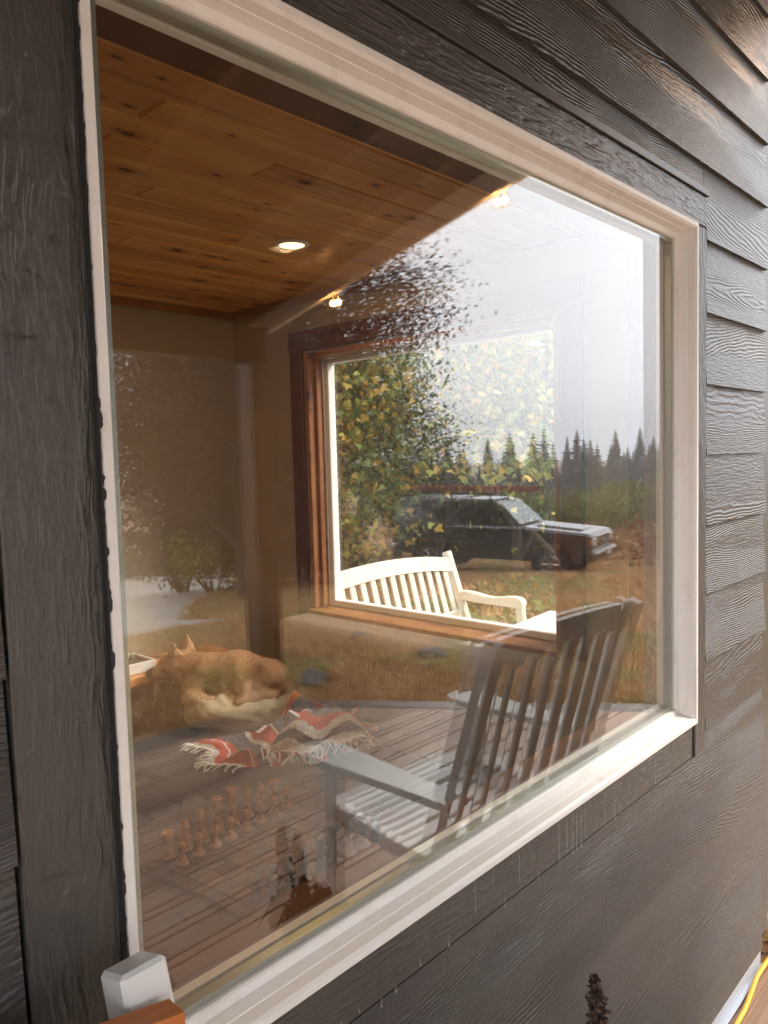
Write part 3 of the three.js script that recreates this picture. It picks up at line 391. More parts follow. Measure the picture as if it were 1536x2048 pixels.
{ // sleeping tan dog: smooth-joined tapered capsules meshed as one body
  const t = thing('dog', 'tan short-haired dog with pricked ears asleep on a cream cushion', 'dog', [1.89, 0.605, -2.0], -0.80); t.scale.set(1, 0.86, 1); // local +x = towards the rump
  const N = 92, H = 0.36, mc = new MarchingCubes(N, new THREE.MeshBasicMaterial(), false, false, 120000);
  const caps = [ // ax,ay,az,ra, bx,by,bz,rb, blend
    [-0.09, 0.105, 0.00, 0.10, 0.05, 0.105, 0.00, 0.106], [0.05, 0.105, 0, 0.106, 0.18, 0.08, 0.015, 0.095], // chest, loin, rump
    [0.19, 0.09, 0.05, 0.085, 0.12, 0.055, 0.10, 0.055], [0.12, 0.05, 0.10, 0.045, 0.20, 0.02, 0.13, 0.026], [0.20, 0.02, 0.13, 0.024, 0.10, 0.014, 0.15, 0.02], // thigh, hock, foot
    [-0.09, 0.125, 0.0, 0.085, -0.175, 0.145, -0.015, 0.07], // neck
    [-0.18, 0.145, -0.02, 0.069, -0.225, 0.142, -0.022, 0.06], [-0.23, 0.128, -0.022, 0.047, -0.318, 0.106, -0.022, 0.025], // skull, muzzle
    [-0.11, 0.07, 0.06, 0.055, -0.12, 0.03, 0.11, 0.036], [-0.12, 0.03, 0.11, 0.032, -0.03, 0.012, 0.135, 0.022], [-0.03, 0.012, 0.135, 0.022, -0.07, 0.012, 0.15, 0.02], // near foreleg folded
    [-0.12, 0.05, -0.06, 0.045, -0.22, 0.02, -0.06, 0.026], // far foreleg stretched
    [0.26, 0.05, 0.03, 0.03, 0.22, 0.02, 0.12, 0.018], [0.22, 0.02, 0.12, 0.018, 0.08, 0.015, 0.17, 0.014]]; // tail
  const dist = (x, y, z) => { let d = 9; for (const c of caps) { const bx = c[4] - c[0], by = c[5] - c[1], bz = c[6] - c[2]; const h = clamp(((x - c[0]) * bx + (y - c[1]) * by + (z - c[2]) * bz) / (bx * bx + by * by + bz * bz)); const e = Math.hypot(x - c[0] - bx * h, y - c[1] - by * h, z - c[2] - bz * h) - lerp(c[3], c[7], h), k = 0.03, m = clamp(0.5 + 0.5 * (d - e) / k); d = lerp(d, e, m) - k * m * (1 - m); }
    for (const s of [-1, 1]) { // ears: thin upright blades with a hollow front
      const ex = -0.185 + (s > 0 ? -0.01 : 0.02), ez = -0.02 + s * 0.045, ey = 0.188; const lx = x - ex, ly = y - ey, lz = z - ez - s * 0.16 * ly; const w = 0.042 * clamp(1 - ly / 0.102) + 0.003; const e = Math.max(Math.abs(lz) * 0.9 + Math.abs(lx) * 0.45 - w * 0.55, Math.abs(lx + 0.12 * ly) - w, Math.max(-ly - 0.03, ly - 0.1)), k = 0.012, m = clamp(0.5 + 0.5 * (d - e) / k); d = lerp(d, e, m) - k * m * (1 - m); }
    for (const s of [-1, 1]) { const e = Math.hypot(x + 0.238, y - 0.158, z + 0.022 - s * 0.046) - 0.010; d = Math.max(d, -e * 0.6 - 0.004); }
    return d + 0.0022 * n2(x * 60 + z * 40, y * 60) + 0.003 * n2(x * 18 + 5, y * 18 + z * 18); };
  const hs = N / 2; for (let k = 0; k < N; k++) for (let j = 0; j < N; j++) for (let i = 0; i < N; i++) mc.field[k * N * N + j * N + i] = -dist((i - hs) / hs * H, (j - hs) / hs * H + 0.12, (k - hs) / hs * H);
  mc.isolation = 0; mc.update(); const cnt = mc.count; const P = new Float32Array(mc.positionArray.slice(0, cnt * 3)); for (let i = 0; i < cnt; i++) { P[3 * i] *= H; P[3 * i + 1] = P[3 * i + 1] * H + 0.12; P[3 * i + 2] *= H; }
  let g = new THREE.BufferGeometry(); g.setAttribute('position', new THREE.BufferAttribute(P, 3)); g = mergeVertices(g, 1e-4); g.computeVertexNormals();
  const col = new Float32Array(g.attributes.position.count * 3), furC = (x, y, z) => { let c = [0.29, 0.14, 0.055]; const k = 0.5 + 0.5 * fbm(x * 14, y * 14 + z * 9, 3); c = mix3(c, [0.22, 0.095, 0.035], k * 0.7); const pale = Math.max(sstep(0.10, 0.16, z) * 0.8, sstep(0.05, 0.0, y) * 0.5, sstep(0.235, 0.27, x) * 0.25); c = mix3(c, [0.46, 0.30, 0.17], pale); const dark = sstep(-0.295, -0.318, x); c = mix3(c, [0.03, 0.02, 0.02], dark); if (y > 0.215 && x < -0.14) c = mix3(c, [0.5, 0.28, 0.16], 0.5); return c; };
  const gp = g.attributes.position; for (let i = 0; i < gp.count; i++) { const c = furC(gp.getX(i), gp.getY(i), gp.getZ(i)); col.set(c, 3 * i); } g.setAttribute('color', new THREE.BufferAttribute(col, 3));
  obj('body', g, new THREE.MeshStandardMaterial({ vertexColors: true, roughness: 0.9 }), t);
  const hair = polys([[[-0.0007, 0, 0], [0.0007, 0, 0], [0, 0.009, 0.003]]]), n = 22000, im = new THREE.InstancedMesh(hair, new THREE.MeshStandardMaterial({ color: 0xffffff, roughness: 0.85, side: THREE.DoubleSide }), n), gn = g.attributes.normal, up = new THREE.Vector3(0, 1, 0), nn = new THREE.Vector3();
  for (let i = 0; i < n; i++) { const v = Math.floor(rnd() * gp.count); nn.set(gn.getX(v) + 0.9, gn.getY(v) - 0.3, gn.getZ(v) + rr(-0.3, 0.3)).addScaledVector(new THREE.Vector3(gn.getX(v), gn.getY(v), gn.getZ(v)), 0.2).normalize(); dummy.position.set(gp.getX(v), gp.getY(v), gp.getZ(v)); dummy.quaternion.setFromUnitVectors(up, nn); const head = gp.getX(v) < -0.17 ? 0.4 : 1; dummy.scale.set(1, rr(0.5, 1.1) * head, 1); dummy.updateMatrix(); im.setMatrixAt(i, dummy.matrix); const c = furC(gp.getX(v), gp.getY(v), gp.getZ(v)).map(q => q * rr(0.8, 1.25)); im.setColorAt(i, lin(...c)); }
  im.name = 'fur'; stuff(im); im.castShadow = im.receiveShadow = true; t.add(im);
  for (const s of [-1, 1]) obj('eyelid', new THREE.SphereGeometry(0.0075, 10, 8).scale(1.2, 0.5, 0.6).translate(-0.242, 0.158, -0.022 + s * 0.05), std([0.05, 0.03, 0.02], 0.5), t);
}
{ // live-edge console table along the far wall, with a boxed tray
  const t = thing('console_table', 'light live-edge wooden console table against the far wall', 'table', [1.3, 0.001, -2.37]);
  const pts = []; for (let i = 0; i <= 40; i++) { const x = -0.75 + 1.6 * i / 40; pts.push([x, 0.145 + 0.012 * n2(x * 6, 3) + 0.005 * n2(x * 20, 9) - (i > 37 ? (i - 37) ** 2 * 0.003 : 0)]); } for (let i = 40; i >= 0; i -= 8) pts.push([-0.75 + 1.6 * i / 40, -0.15]);
  const g = ext(pts, 0.042, 0.006).rotateX(Math.PI / 2).translate(0, 0.70, 0); setUV(g, (x, y, z) => [x, z * 0.4 + 0.3 + y]); obj('tabletop', g, M.pineSlab, t);
  for (const [x, z] of [[-0.65, -0.1], [-0.65, 0.09], [0.7, -0.1], [0.7, 0.09]]) obj('leg', cbox(0.05, 0.656, 0.05, [x, 0.328, z], 0.004), M.pineDark, t);
}
{
  const t = thing('planter_box', 'low white box with dark soil on the console table', 'box', [1.52, 0.7025, -2.37]);
  for (const z of [-0.09, 0.09]) obj('side', cbox(0.42, 0.045, 0.012, [0, 0.0225, z], 0.002), std([0.7, 0.66, 0.6], 0.6), t); for (const x of [-0.204, 0.204]) obj('side', cbox(0.012, 0.045, 0.168, [x, 0.0225, 0], 0.002), std([0.7, 0.66, 0.6], 0.6), t);
  obj('filling', new THREE.BoxGeometry(0.396, 0.03, 0.168).translate(0, 0.02, 0), std([0.07, 0.055, 0.05], 0.9), t);
  const lv = []; for (let i = 0; i < 9; i++) { const a = i * 0.7; lv.push(polys([[[0, 0, 0], [0.011, 0.02, 0.0], [0, 0.075, 0.01]], [[0, 0, 0], [0, 0.075, 0.01], [-0.011, 0.02, 0]]]).rotateX(0.9).rotateY(a).translate(0.12, 0.034, 0.0)); } obj('succulent_leaf', lv, std([0.13, 0.2, 0.1], 0.6, { side: THREE.DoubleSide }), t);
}
// round table with a chess game
{
  const t = thing('round_table', 'round wooden pedestal table by the picture window', 'table', [1.0, 0.001, -0.60]);
  const tg = new THREE.LatheGeometry([[0, 0.69], [0.36, 0.69], [0.372, 0.70], [0.372, 0.712], [0.366, 0.72], [0, 0.72]].map(p => new THREE.Vector2(...p)), 64); setUV(tg, (x, y, z) => [x, z + y]); obj('tabletop', tg, pine([0.10, 0.058, 0.038]), t);
  obj('pedestal', new THREE.LatheGeometry([[0.0, 0.0], [0.2, 0.0], [0.2, 0.025], [0.05, 0.06], [0.04, 0.3], [0.055, 0.45], [0.04, 0.6], [0.12, 0.69]].map(p => new THREE.Vector2(...p)), 32), M.pineDark, t);
  const S = 0.046, b = thing('chess_board', 'chequered wooden chess board on the round table', 'board', [1.03, 0.7215, -0.60], 0.1);
  obj('board_frame', cbox(S * 8 + 0.05, 0.014, S * 8 + 0.05, [0, 0.0072, 0], 0.003), pine([0.10, 0.058, 0.038]), b);
  const lt = pine([0.17, 0.10, 0.065]), dk = pine([0.08, 0.048, 0.034]); for (let i = 0; i < 8; i++) for (let j = 0; j < 8; j++) obj('square', cbox(S - 0.0006, 0.002, S - 0.0006, [(i - 3.5) * S, 0.0153, (j - 3.5) * S], 0.0004), (i + j) % 2 ? lt : dk, b);
  const prof = { pawn: [[0, 0], [0.014, 0], [0.0145, 0.006], [0.010, 0.012], [0.006, 0.022], [0.0055, 0.028], [0.0085, 0.030], [0.0055, 0.033], [0.0092, 0.039], [0.0095, 0.043], [0.007, 0.049], [0, 0.051]], rook: [[0, 0], [0.017, 0], [0.0175, 0.008], [0.012, 0.015], [0.0095, 0.032], [0.010, 0.044], [0.0145, 0.048], [0.0145, 0.06], [0.010, 0.06], [0.010, 0.055], [0, 0.055]], knight: [[0, 0], [0.017, 0], [0.0175, 0.008], [0.012, 0.015], [0.009, 0.024], [0.013, 0.032], [0, 0.033]], bishop: [[0, 0], [0.017, 0], [0.0175, 0.008], [0.011, 0.016], [0.007, 0.036], [0.0065, 0.046], [0.011, 0.049], [0.0075, 0.053], [0.0105, 0.063], [0.008, 0.073], [0.003, 0.078], [0.0035, 0.082], [0, 0.085]], queen: [[0, 0], [0.018, 0], [0.0185, 0.009], [0.012, 0.018], [0.0075, 0.044], [0.0075, 0.056], [0.0125, 0.060], [0.009, 0.064], [0.015, 0.084], [0.010, 0.084], [0.007, 0.089], [0, 0.092]], king: [[0, 0], [0.018, 0], [0.0185, 0.009], [0.012, 0.018], [0.008, 0.048], [0.008, 0.060], [0.013, 0.064], [0.010, 0.068], [0.0155, 0.088], [0.008, 0.094], [0.0025, 0.096], [0.0025, 0.106], [0, 0.107]] };
  const geo = {}; for (const k in prof) geo[k] = new THREE.LatheGeometry(prof[k].map(p => new THREE.Vector2(...p)), 18);
  geo.knight = merge([geo.knight, ext([[-0.011, 0.03], [0.010, 0.03], [0.011, 0.05], [0.004, 0.068], [-0.003, 0.072], [-0.016, 0.056], [-0.014, 0.05], [-0.005, 0.053], [-0.008, 0.042]], 0.014, 0.003).translate(0, 0, -0.007)]);
  const back = ['rook', 'knight', 'bishop', 'queen', 'king', 'bishop', 'knight', 'rook']; const ca = Math.cos(0.1), sa = Math.sin(0.1);
  for (const [side, m, zr, zp] of [['pale', pine([0.62, 0.52, 0.38]), 0, 1], ['dark', phys([0.10, 0.085, 0.08], 0.4), 7, 6]]) for (let i = 0; i < 8; i++) for (const [k, j] of [[back[i], zr], ['pawn', zp]]) { const x = (i - 3.5) * S, z = (j - 3.5) * S; const o = obj('chess_' + k, geo[k], m); o.position.set(1.03 + x * ca + z * sa, 0.7380, -0.60 - x * sa + z * ca); o.rotation.y = side === 'pale' ? 1.5 : -1.5; tag(o, `${side} wooden chess ${k} standing in its row on the board`, 'chess piece', `${side} chess ${k}s`); if (['king', 'queen'].includes(k)) delete o.userData.group; }
}
// ---------------------------------------------------------------- yard
function GH(x, z) { const d = Math.hypot(x - 3, z - 1), s = sstep(-5, 3, z); const fall = 0.092 * Math.max(0, d - 4) * s, f = fall < 1.2 ? fall : 1.2 + 1.3 * (1 - Math.exp(-(fall - 1.2) / 1.6)); return -0.07 - 0.13 * sstep(0.5, 3.2, z) - f + (d > 5 ? 0.06 * n2(x * 0.35, z * 0.35) * sstep(5, 9, d) : 0); }
const groundTex = tex(1024, 1024, (u, v) => { const a = fbm(u * 9, v * 9, 5), b = fbm(u * 60 + 4, v * 60, 4), g = sstep(0.05, 0.45, fbm(u * 14 + 40, v * 14, 4)); let c = mix3([0.62, 0.47, 0.29], [0.42, 0.28, 0.15], clamp(0.5 + 0.9 * a + 0.6 * b)); c = mix3(c, [0.40, 0.38, 0.16], g * 0.55); return mix3(c, [0.22, 0.14, 0.08], sstep(0.25, 0.5, fbm(u * 120, v * 120, 3)) * 0.8); });
{
  const P = [], U = [], I = []; const rings = []; for (let r = 0, s = 0.35; r < 420; s *= r > 26 ? 1.14 : 1) { rings.push(r); r += s; } const NA = 180;
  for (const r of rings) for (let a = 0; a <= NA; a++) { const t = a / NA * 2 * Math.PI, x = 3 + r * Math.cos(t), z = 1 + r * Math.sin(t); P.push(x, GH(x, z), z); U.push(x / 4, z / 4); }
  for (let i = 0; i < rings.length - 1; i++) for (let a = 0; a < NA; a++) { const k = i * (NA + 1) + a, m = k + NA + 1; I.push(k, k + 1, m, k + 1, m + 1, m); }
  const g = new THREE.BufferGeometry(); g.setAttribute('position', new THREE.Float32BufferAttribute(P, 3)); g.setAttribute('uv', new THREE.Float32BufferAttribute(U, 2)); g.setIndex(I); g.computeVertexNormals();
  struct(obj('ground', g, phys([1, 0.93, 0.84], 0.95, { map: groundTex, bumpMap: groundTex, bumpScale: 0.03 })));
}
const gravelEdge = z => 5.4 + (z - 7.6) * 0.82 + 0.7 * n2(z * 0.8, 2);
{
  const gt = tex(512, 512, (u, v) => { const n = n2(u * 220, v * 220), m = fbm(u * 6, v * 6, 4); return mix3([0.62, 0.62, 0.60], [0.78, 0.77, 0.74], clamp(0.5 + 0.35 * n + 0.5 * m)); });
  const P = [], U = [], I = [], nx = 60, nz = 40; for (let j = 0; j <= nz; j++) for (let i = 0; i <= nx; i++) { let z = 7.7 + 11.5 * j / nz; const xe = gravelEdge(z), x = lerp(-16, xe, i / nx); z += (j === 0 ? 0.35 * n2(x * 0.7, 9) + 0.1 * (x - 5) * 0 : j === nz ? 0.5 * n2(x * 0.5, 4) : 0); P.push(x, GH(x, z) + 0.02, z); U.push(x / 2, z / 2); }
  for (let j = 0; j < nz; j++) for (let i = 0; i < nx; i++) { const k = j * (nx + 1) + i, m = k + nx + 1; I.push(k, m, k + 1, k + 1, m, m + 1); }
  const g = new THREE.BufferGeometry(); g.setAttribute('position', new THREE.Float32BufferAttribute(P, 3)); g.setAttribute('uv', new THREE.Float32BufferAttribute(U, 2)); g.setIndex(I); g.computeVertexNormals(); struct(obj('gravel_driveway', g, std([1.15, 1.15, 1.13], 0.95, { map: gt, bumpMap: gt, bumpScale: 0.01 })));
}
{ // dry lawn: tufts of thin blades
  const bl = []; for (let i = 0; i < 5; i++) { const a = i * 1.26 + 0.3, lx = Math.cos(a), lz = Math.sin(a), w = 0.006; bl.push([[lx * 0.01 - lz * w, 0, lz * 0.01 + lx * w], [lx * 0.01 + lz * w, 0, lz * 0.01 - lx * w], [lx * (0.03 + 0.03 * (i % 3)), 0.06 + 0.025 * (i % 2), lz * (0.03 + 0.03 * (i % 3))]]); }
  const geo = polys(bl), C = [[0.47, 0.30, 0.14], [0.37, 0.21, 0.09], [0.55, 0.39, 0.21], [0.28, 0.15, 0.07], [0.29, 0.27, 0.10]], pts = [];
  while (pts.length < 70000) { const r = 4.2 * Math.pow(7.5, rnd()), th = (46.98 + rr(-26, 26)) * Math.PI / 180, x = r * Math.sin(th), z = -0.8 + r * Math.cos(th); if (z < 3.1 + 0.15 && x < 3.2 + (3.1 - z) * 0.73 + 0.2) continue; if (z > 7.5 && x < gravelEdge(z) - 0.2 * rnd() && z < 19.4) continue; pts.push([x, z]); }
  while (pts.length < 84000) { const x = rr(2.7, 8), z = rr(-5, 0.6); pts.push([x, z]); }
  const im = new THREE.InstancedMesh(geo, new THREE.MeshStandardMaterial({ color: 0xffffff, roughness: 0.95, side: THREE.DoubleSide }), pts.length);
  pts.forEach(([x, z], i) => { const g = n2(x * 0.9, z * 0.9) + 0.6 * n2(x * 3, z * 3), s = rr(0.5, 1.25) * (1 + 0.02 * Math.hypot(x, z)); dummy.position.set(x, GH(x, z) - 0.005, z); dummy.rotation.set(rr(-0.5, 0.5), rnd() * 6.28, rr(-0.5, 0.5)); dummy.scale.set(s * 1.2, s * (0.5 + 0.6 * rnd()), s * 1.2); dummy.updateMatrix(); im.setMatrixAt(i, dummy.matrix); const k = g > 0.55 && rnd() < 0.7 ? 4 : Math.floor(rnd() * 3.6); im.setColorAt(i, lin(...C[k]).multiplyScalar(rr(1.1, 1.65))); });
  im.name = 'dry_grass'; im.castShadow = im.receiveShadow = true; Object.assign(im.userData, { kind: 'stuff', label: 'dry tan grass tufts covering the yard', category: 'grass' }); scene.add(im);
}
{ // stones by the deck
  const g = new THREE.IcosahedronGeometry(1, 3), p = g.attributes.position; for (let i = 0; i < p.count; i++) { const x = p.getX(i), y = p.getY(i), z = p.getZ(i), k = 1 + 0.22 * n2(x * 1.6 + 5, y * 1.6 + z) + 0.06 * n2(x * 5, z * 5 + y * 3); p.setXYZ(i, x * k, y * k, z * k); } g.computeVertexNormals(); const m = std([0.09, 0.09, 0.09], 0.9);
  for (const [x, z, s, r, l] of [[5.4, 4.6, 0.09, 0, 'rounded grey stone lying deepest in the dry grass'], [5.2, 3.5, 0.11, 1, 'flat grey stone in dry grass level with the slanted deck edge'], [4.0, 3.72, 0.12, 2, 'grey stone lying close to the deck edge'], [4.15, 3.95, 0.07, 3, 'small grey stone next to the larger deck-edge stone'], [4.9, 3.3, 0.06, 4, 'smallest grey stone in the grass between two bigger stones']]) { const o = obj('stone', g, m); o.position.set(x, GH(x, z) + s * 0.25, z); o.rotation.y = r; o.scale.set(s * 1.3, s * 0.62, s); tag(o, l, 'stone', 'stones in the dry grass'); }
}
// ---------------------------------------------------------------- garden bench and low table
M.benchWhite = phys([0.72, 0.69, 0.58], 0.5, { map: uvRep(dirtTex, 1.2, 1.2) });
{
  const by = -0.08, t = thing('garden_bench', 'cream painted garden bench with arched slatted back outside the side window', 'bench', [3.86, by, -2.72], 0.03), m = M.benchWhite, L = 0.76, lean = y => -0.02 - 0.16 * (y - 0.4) / 0.5;
  for (const s of [-1, 1]) {
    obj('back_post', bar([s * L, 0, 0.02], [s * L, 0.42, -0.01], 0.06, 0.06, [0, 0, 1], 0.004), m, t); obj('back_post', bar([s * L, 0.41, -0.01], [s * L, 0.945, lean(0.945)], 0.06, 0.055, [0, 0, 1], 0.006), m, t);
    obj('front_leg', ext([[-0.03, 0], [0.03, 0], [0.03, 0.40], [0.005, 0.47], [-0.01, 0.55], [-0.01, 0.60], [-0.065, 0.60], [-0.065, 0.54], [-0.045, 0.44], [-0.03, 0.38]], 0.055, 0.004).rotateY(-Math.PI / 2).translate(s * L + 0.0275, 0, 0.49), m, t);
    const a = new THREE.Shape(); a.moveTo(0, 0.62); a.bezierCurveTo(0.15, 0.62, 0.2, 0.585, 0.32, 0.60); a.bezierCurveTo(0.40, 0.615, 0.48, 0.63, 0.51, 0.60); a.bezierCurveTo(0.54, 0.56, 0.50, 0.535, 0.46, 0.545); a.bezierCurveTo(0.35, 0.56, 0.2, 0.54, 0, 0.565); a.closePath();
    obj('armrest', new THREE.ExtrudeGeometry(a, { depth: 0.058, bevelEnabled: true, bevelSize: 0.005, bevelThickness: 0.005, bevelSegments: 2 }).rotateY(-Math.PI / 2).translate(s * L + 0.029, 0.035, -0.04), m, t);
    obj('side_rail', bar([s * L, 0.38, 0.03], [s * L, 0.36, 0.46], 0.03, 0.07), m, t);
  }
  const top = []; { const n = 20, pt = (i, up) => { const x = -L + 0.028 + (2 * L - 0.056) * i / n, k = 1 - (x / L) ** 2; return [x, (up ? 0.90 : 0.80) + 0.06 * k, lean(up ? 0.9 : 0.8) - 0.012]; }; for (let i = 0; i < n; i++) { const a = pt(i, 0), b = pt(i + 1, 0), c = pt(i + 1, 1), d = pt(i, 1), o = p => [p[0], p[1], p[2] + 0.036]; top.push([o(a), o(b), o(c), o(d)], [b, a, d, c], [d, o(d), o(c), c], [a, b, o(b), o(a)]); } }
  obj('top_rail', setUV(polys(top), (x, y, z) => [x, y + z]), m, t);
  obj('bottom_rail', bar([-L + 0.03, 0.49, lean(0.49)], [L - 0.03, 0.49, lean(0.49)], 0.03, 0.06), m, t);
  for (let i = 0; i < 14; i++) { const x = -0.66 + i * 0.1015, k = 1 - (x / L) ** 2; obj('back_slat', bar([x, 0.515, lean(0.515) + 0.004], [x, 0.815 + 0.06 * k, lean(0.81) + 0.004], 0.05, 0.014, [0, 0, 1], 0.002), m, t); }
  for (let i = 0; i < 6; i++) obj('seat_slat', bar([-L - 0.03, 0.415 - 0.004 * i + (i === 5 ? -0.006 : 0), 0.055 + i * 0.082], [L + 0.03, 0.415 - 0.004 * i + (i === 5 ? -0.006 : 0), 0.055 + i * 0.082], 0.07, 0.02, [0, 1, 0], 0.003), m, t);
  const t2 = thing('low_table', 'small white slatted table on the grass beside cream bench', 'table', [4.62, GH(4.62, -1.95), -1.95], 0.1);
  for (let i = 0; i < 5; i++) obj('top_slat', bar([-0.33, 0.50, -0.2 + i * 0.1], [0.33, 0.50, -0.2 + i * 0.1], 0.09, 0.02), M.chair, t2); for (const [x, z] of [[-0.29, -0.19], [0.29, -0.19], [-0.29, 0.19], [0.29, 0.19]]) obj('leg', cbox(0.05, 0.49, 0.05, [x, 0.245, z], 0.004), M.chair, t2); obj('apron', [bar([-0.27, 0.45, -0.19], [0.27, 0.45, -0.19], 0.02, 0.07), bar([-0.27, 0.45, 0.19], [0.27, 0.45, 0.19], 0.02, 0.07)], M.chair, t2);
}
// ---------------------------------------------------------------- pickup truck
{
  const paint = phys([0.012, 0.011, 0.012], 0.25, { clearcoat: 1, clearcoatRoughness: 0.06 }), shellM = phys([0.014, 0.013, 0.014], 0.3, { clearcoat: 0.7, clearcoatRoughness: 0.1 }), black = std([0.018, 0.018, 0.018], 0.6), chrome = std([0.7, 0.7, 0.72], 0.15, { metalness: 1 }), glassD = phys([0.01, 0.012, 0.012], 0.05, { clearcoat: 1 }), glassW = phys([0.10, 0.16, 0.15], 0.05, { clearcoat: 1 });
  const pos = [15.24, 0, 9.63], turn = Math.atan2(0.977, 0.208); pos[1] = GH(...[pos[0], pos[2]]);
  const t = thing('pickup_truck', 'black pickup truck with canopy and roof rack parked on the dry grass', 'truck', [pos[0], pos[1] - 0.01, pos[2]], turn); t.rotation.z = -0.015;
  const W = 0.86, arch = (cx, y0) => { const a = []; for (let i = 0; i <= 10; i++) { const th = Math.PI * i / 10; a.push([cx + 0.46 * Math.cos(th), y0 + 0.44 * Math.sin(th)]); } return a; };
  const body = [[-2.42, 0.50], ...arch(-1.48, 0.42).reverse(), ...arch(1.5, 0.42).reverse(), [2.36, 0.44], [2.42, 0.80], [2.41, 1.02], [2.32, 1.09], [0.85, 1.19], [-2.42, 1.16]];
  obj('body', ext(body, 2 * W, 0.05).translate(0, 0, -W), paint, t);
  const hl = (x0, x1, x2, x3, y0, y1, w0, w1) => hull([[x0, y0, w0], [x1, y0, w0], [x1, y0, -w0], [x0, y0, -w0]], [[x2, y1, w1], [x3, y1, w1], [x3, y1, -w1], [x2, y1, -w1]]);
  const cab = obj('cab', [hl(-0.85, 0.80, -0.80, 0.16, 1.13, 1.72, W - 0.03, 0.66), hl(-0.80, 0.16, -0.74, 0.04, 1.72, 1.77, 0.66, 0.58)], paint, t);
  obj('hood_bulge', hl(0.9, 2.1, 1.0, 2.0, 1.05, 1.135, 0.42, 0.36).applyMatrix4(new THREE.Matrix4().makeRotationZ(-0.068)).translate(-0.02, 0.145, 0), paint, t);
  const can = obj('canopy', [hl(-2.45, -0.87, -2.42, -0.90, 1.17, 1.72, W - 0.02, 0.72), hl(-2.42, -0.90, -2.34, -0.96, 1.72, 1.78, 0.72, 0.64)], shellM, t);
  // glazing laid a few millimetres proud of the panels
  const sideP = (pts, s, m, n, p) => obj(n, hull((s > 0 ? pts : [...pts].reverse()).map(([x, y]) => { const k = (y - 1.13) / 0.55; return [x, y, s * (lerp(W - 0.03, x < -0.9 ? 0.72 : 0.66, k * 0.55 / 0.59) + 0.006)]; }), (s > 0 ? pts : [...pts].reverse()).map(([x, y]) => { const k = (y - 1.13) / 0.55; return [x, y, s * (lerp(W - 0.03, x < -0.9 ? 0.72 : 0.66, k * 0.55 / 0.59) + 0.014)]; })), m, p);
  for (const s of [-1, 1]) { sideP([[-0.72, 1.22], [0.60, 1.22], [0.14, 1.66], [-0.70, 1.66]], s, glassD, 'side_window', t); sideP([[-1.55, 1.25], [-1.0, 1.25], [-1.0, 1.58], [-1.55, 1.58]], s, glassD, 'canopy_window', t); sideP([[-2.3, 1.25], [-1.68, 1.25], [-1.68, 1.58], [-2.3, 1.58]], s, glassD, 'canopy_window', t); for (let i = 0; i < 4; i++) sideP([[-2.28, 1.29 + i * 0.075], [-1.70, 1.29 + i * 0.075], [-1.70, 1.305 + i * 0.075], [-2.28, 1.305 + i * 0.075]].map(([x, y]) => [x, y]), s * 1.0, chrome, 'louvre', t); }
  const wsc = (x, y) => { const k = (y - 1.13) / 0.55; return x; }; { const a = [0.745, 1.21, 0.74], b = [0.215, 1.69, 0.62], off = [0.012, 0.014]; obj('windshield', hull([[a[0], a[1], a[2]], [a[0], a[1], -a[2]], [b[0], b[1], -b[2]], [b[0], b[1], b[2]]].map(p => [p[0] + 0.016, p[1] + 0.016, p[2]]), [[a[0], a[1], a[2]], [a[0], a[1], -a[2]], [b[0], b[1], -b[2]], [b[0], b[1], b[2]]].map(p => [p[0] + 0.024, p[1] + 0.024, p[2]])), glassW, t); obj('wiper', [bar([0.80, 1.21, 0.1], [0.62, 1.345, 0.5], 0.015, 0.012), bar([0.80, 1.21, -0.5], [0.62, 1.345, -0.1], 0.015, 0.012)], black, t); }
  for (const s of [-1, 1]) { obj('mirror', cbox(0.12, 0.16, 0.14, [0.62, 1.26, s * (W + 0.09)], 0.02), black, t); obj('door_handle', cbox(0.14, 0.025, 0.02, [-0.5, 1.03, s * (W + 0.006)], 0.005), black, t); obj('side_moulding', cbox(2.4, 0.05, 0.012, [0.0, 0.78, s * (W + 0.003)], 0.004), black, t); obj('door_seam', [cbox(0.008, 0.62, 0.004, [0.72, 0.83, s * (W + 0.001)], 0.001), cbox(0.008, 0.62, 0.004, [-0.62, 0.83, s * (W + 0.001)], 0.001)], std([0.001, 0.001, 0.001], 1), t); }
  // front
  const gr = obj('grille', cbox(0.03, 0.26, 1.05, [2.425, 0.90, 0], 0.01), chrome, t); obj('grille_insert', [0, 1, 2].map(i => cbox(0.02, 0.05, 0.9, [2.436, 0.825 + i * 0.07, 0], 0.004)), black, t);
  const badge = obj('badge', new THREE.CylinderGeometry(0.09, 0.09, 0.012, 28).scale(1, 1, 1).rotateZ(Math.PI / 2).scale(1, 0.45, 1).translate(2.452, 0.90, 0), phys([0.02, 0.05, 0.2], 0.2), t); obj('badge_rim', new THREE.TorusGeometry(0.09, 0.008, 6, 28).rotateY(Math.PI / 2).scale(1, 0.45, 1).translate(2.458, 0.90, 0), chrome, t);
  for (const s of [-1, 1]) { obj('headlight', cbox(0.05, 0.19, 0.24, [2.41, 0.90, s * 0.66], 0.03), phys([0.75, 0.77, 0.78], 0.08, { clearcoat: 1 }), t); obj('turn_signal', cbox(0.12, 0.15, 0.05, [2.34, 0.90, s * 0.825], 0.02), phys([0.8, 0.25, 0.02], 0.2, { clearcoat: 1 }), t); }
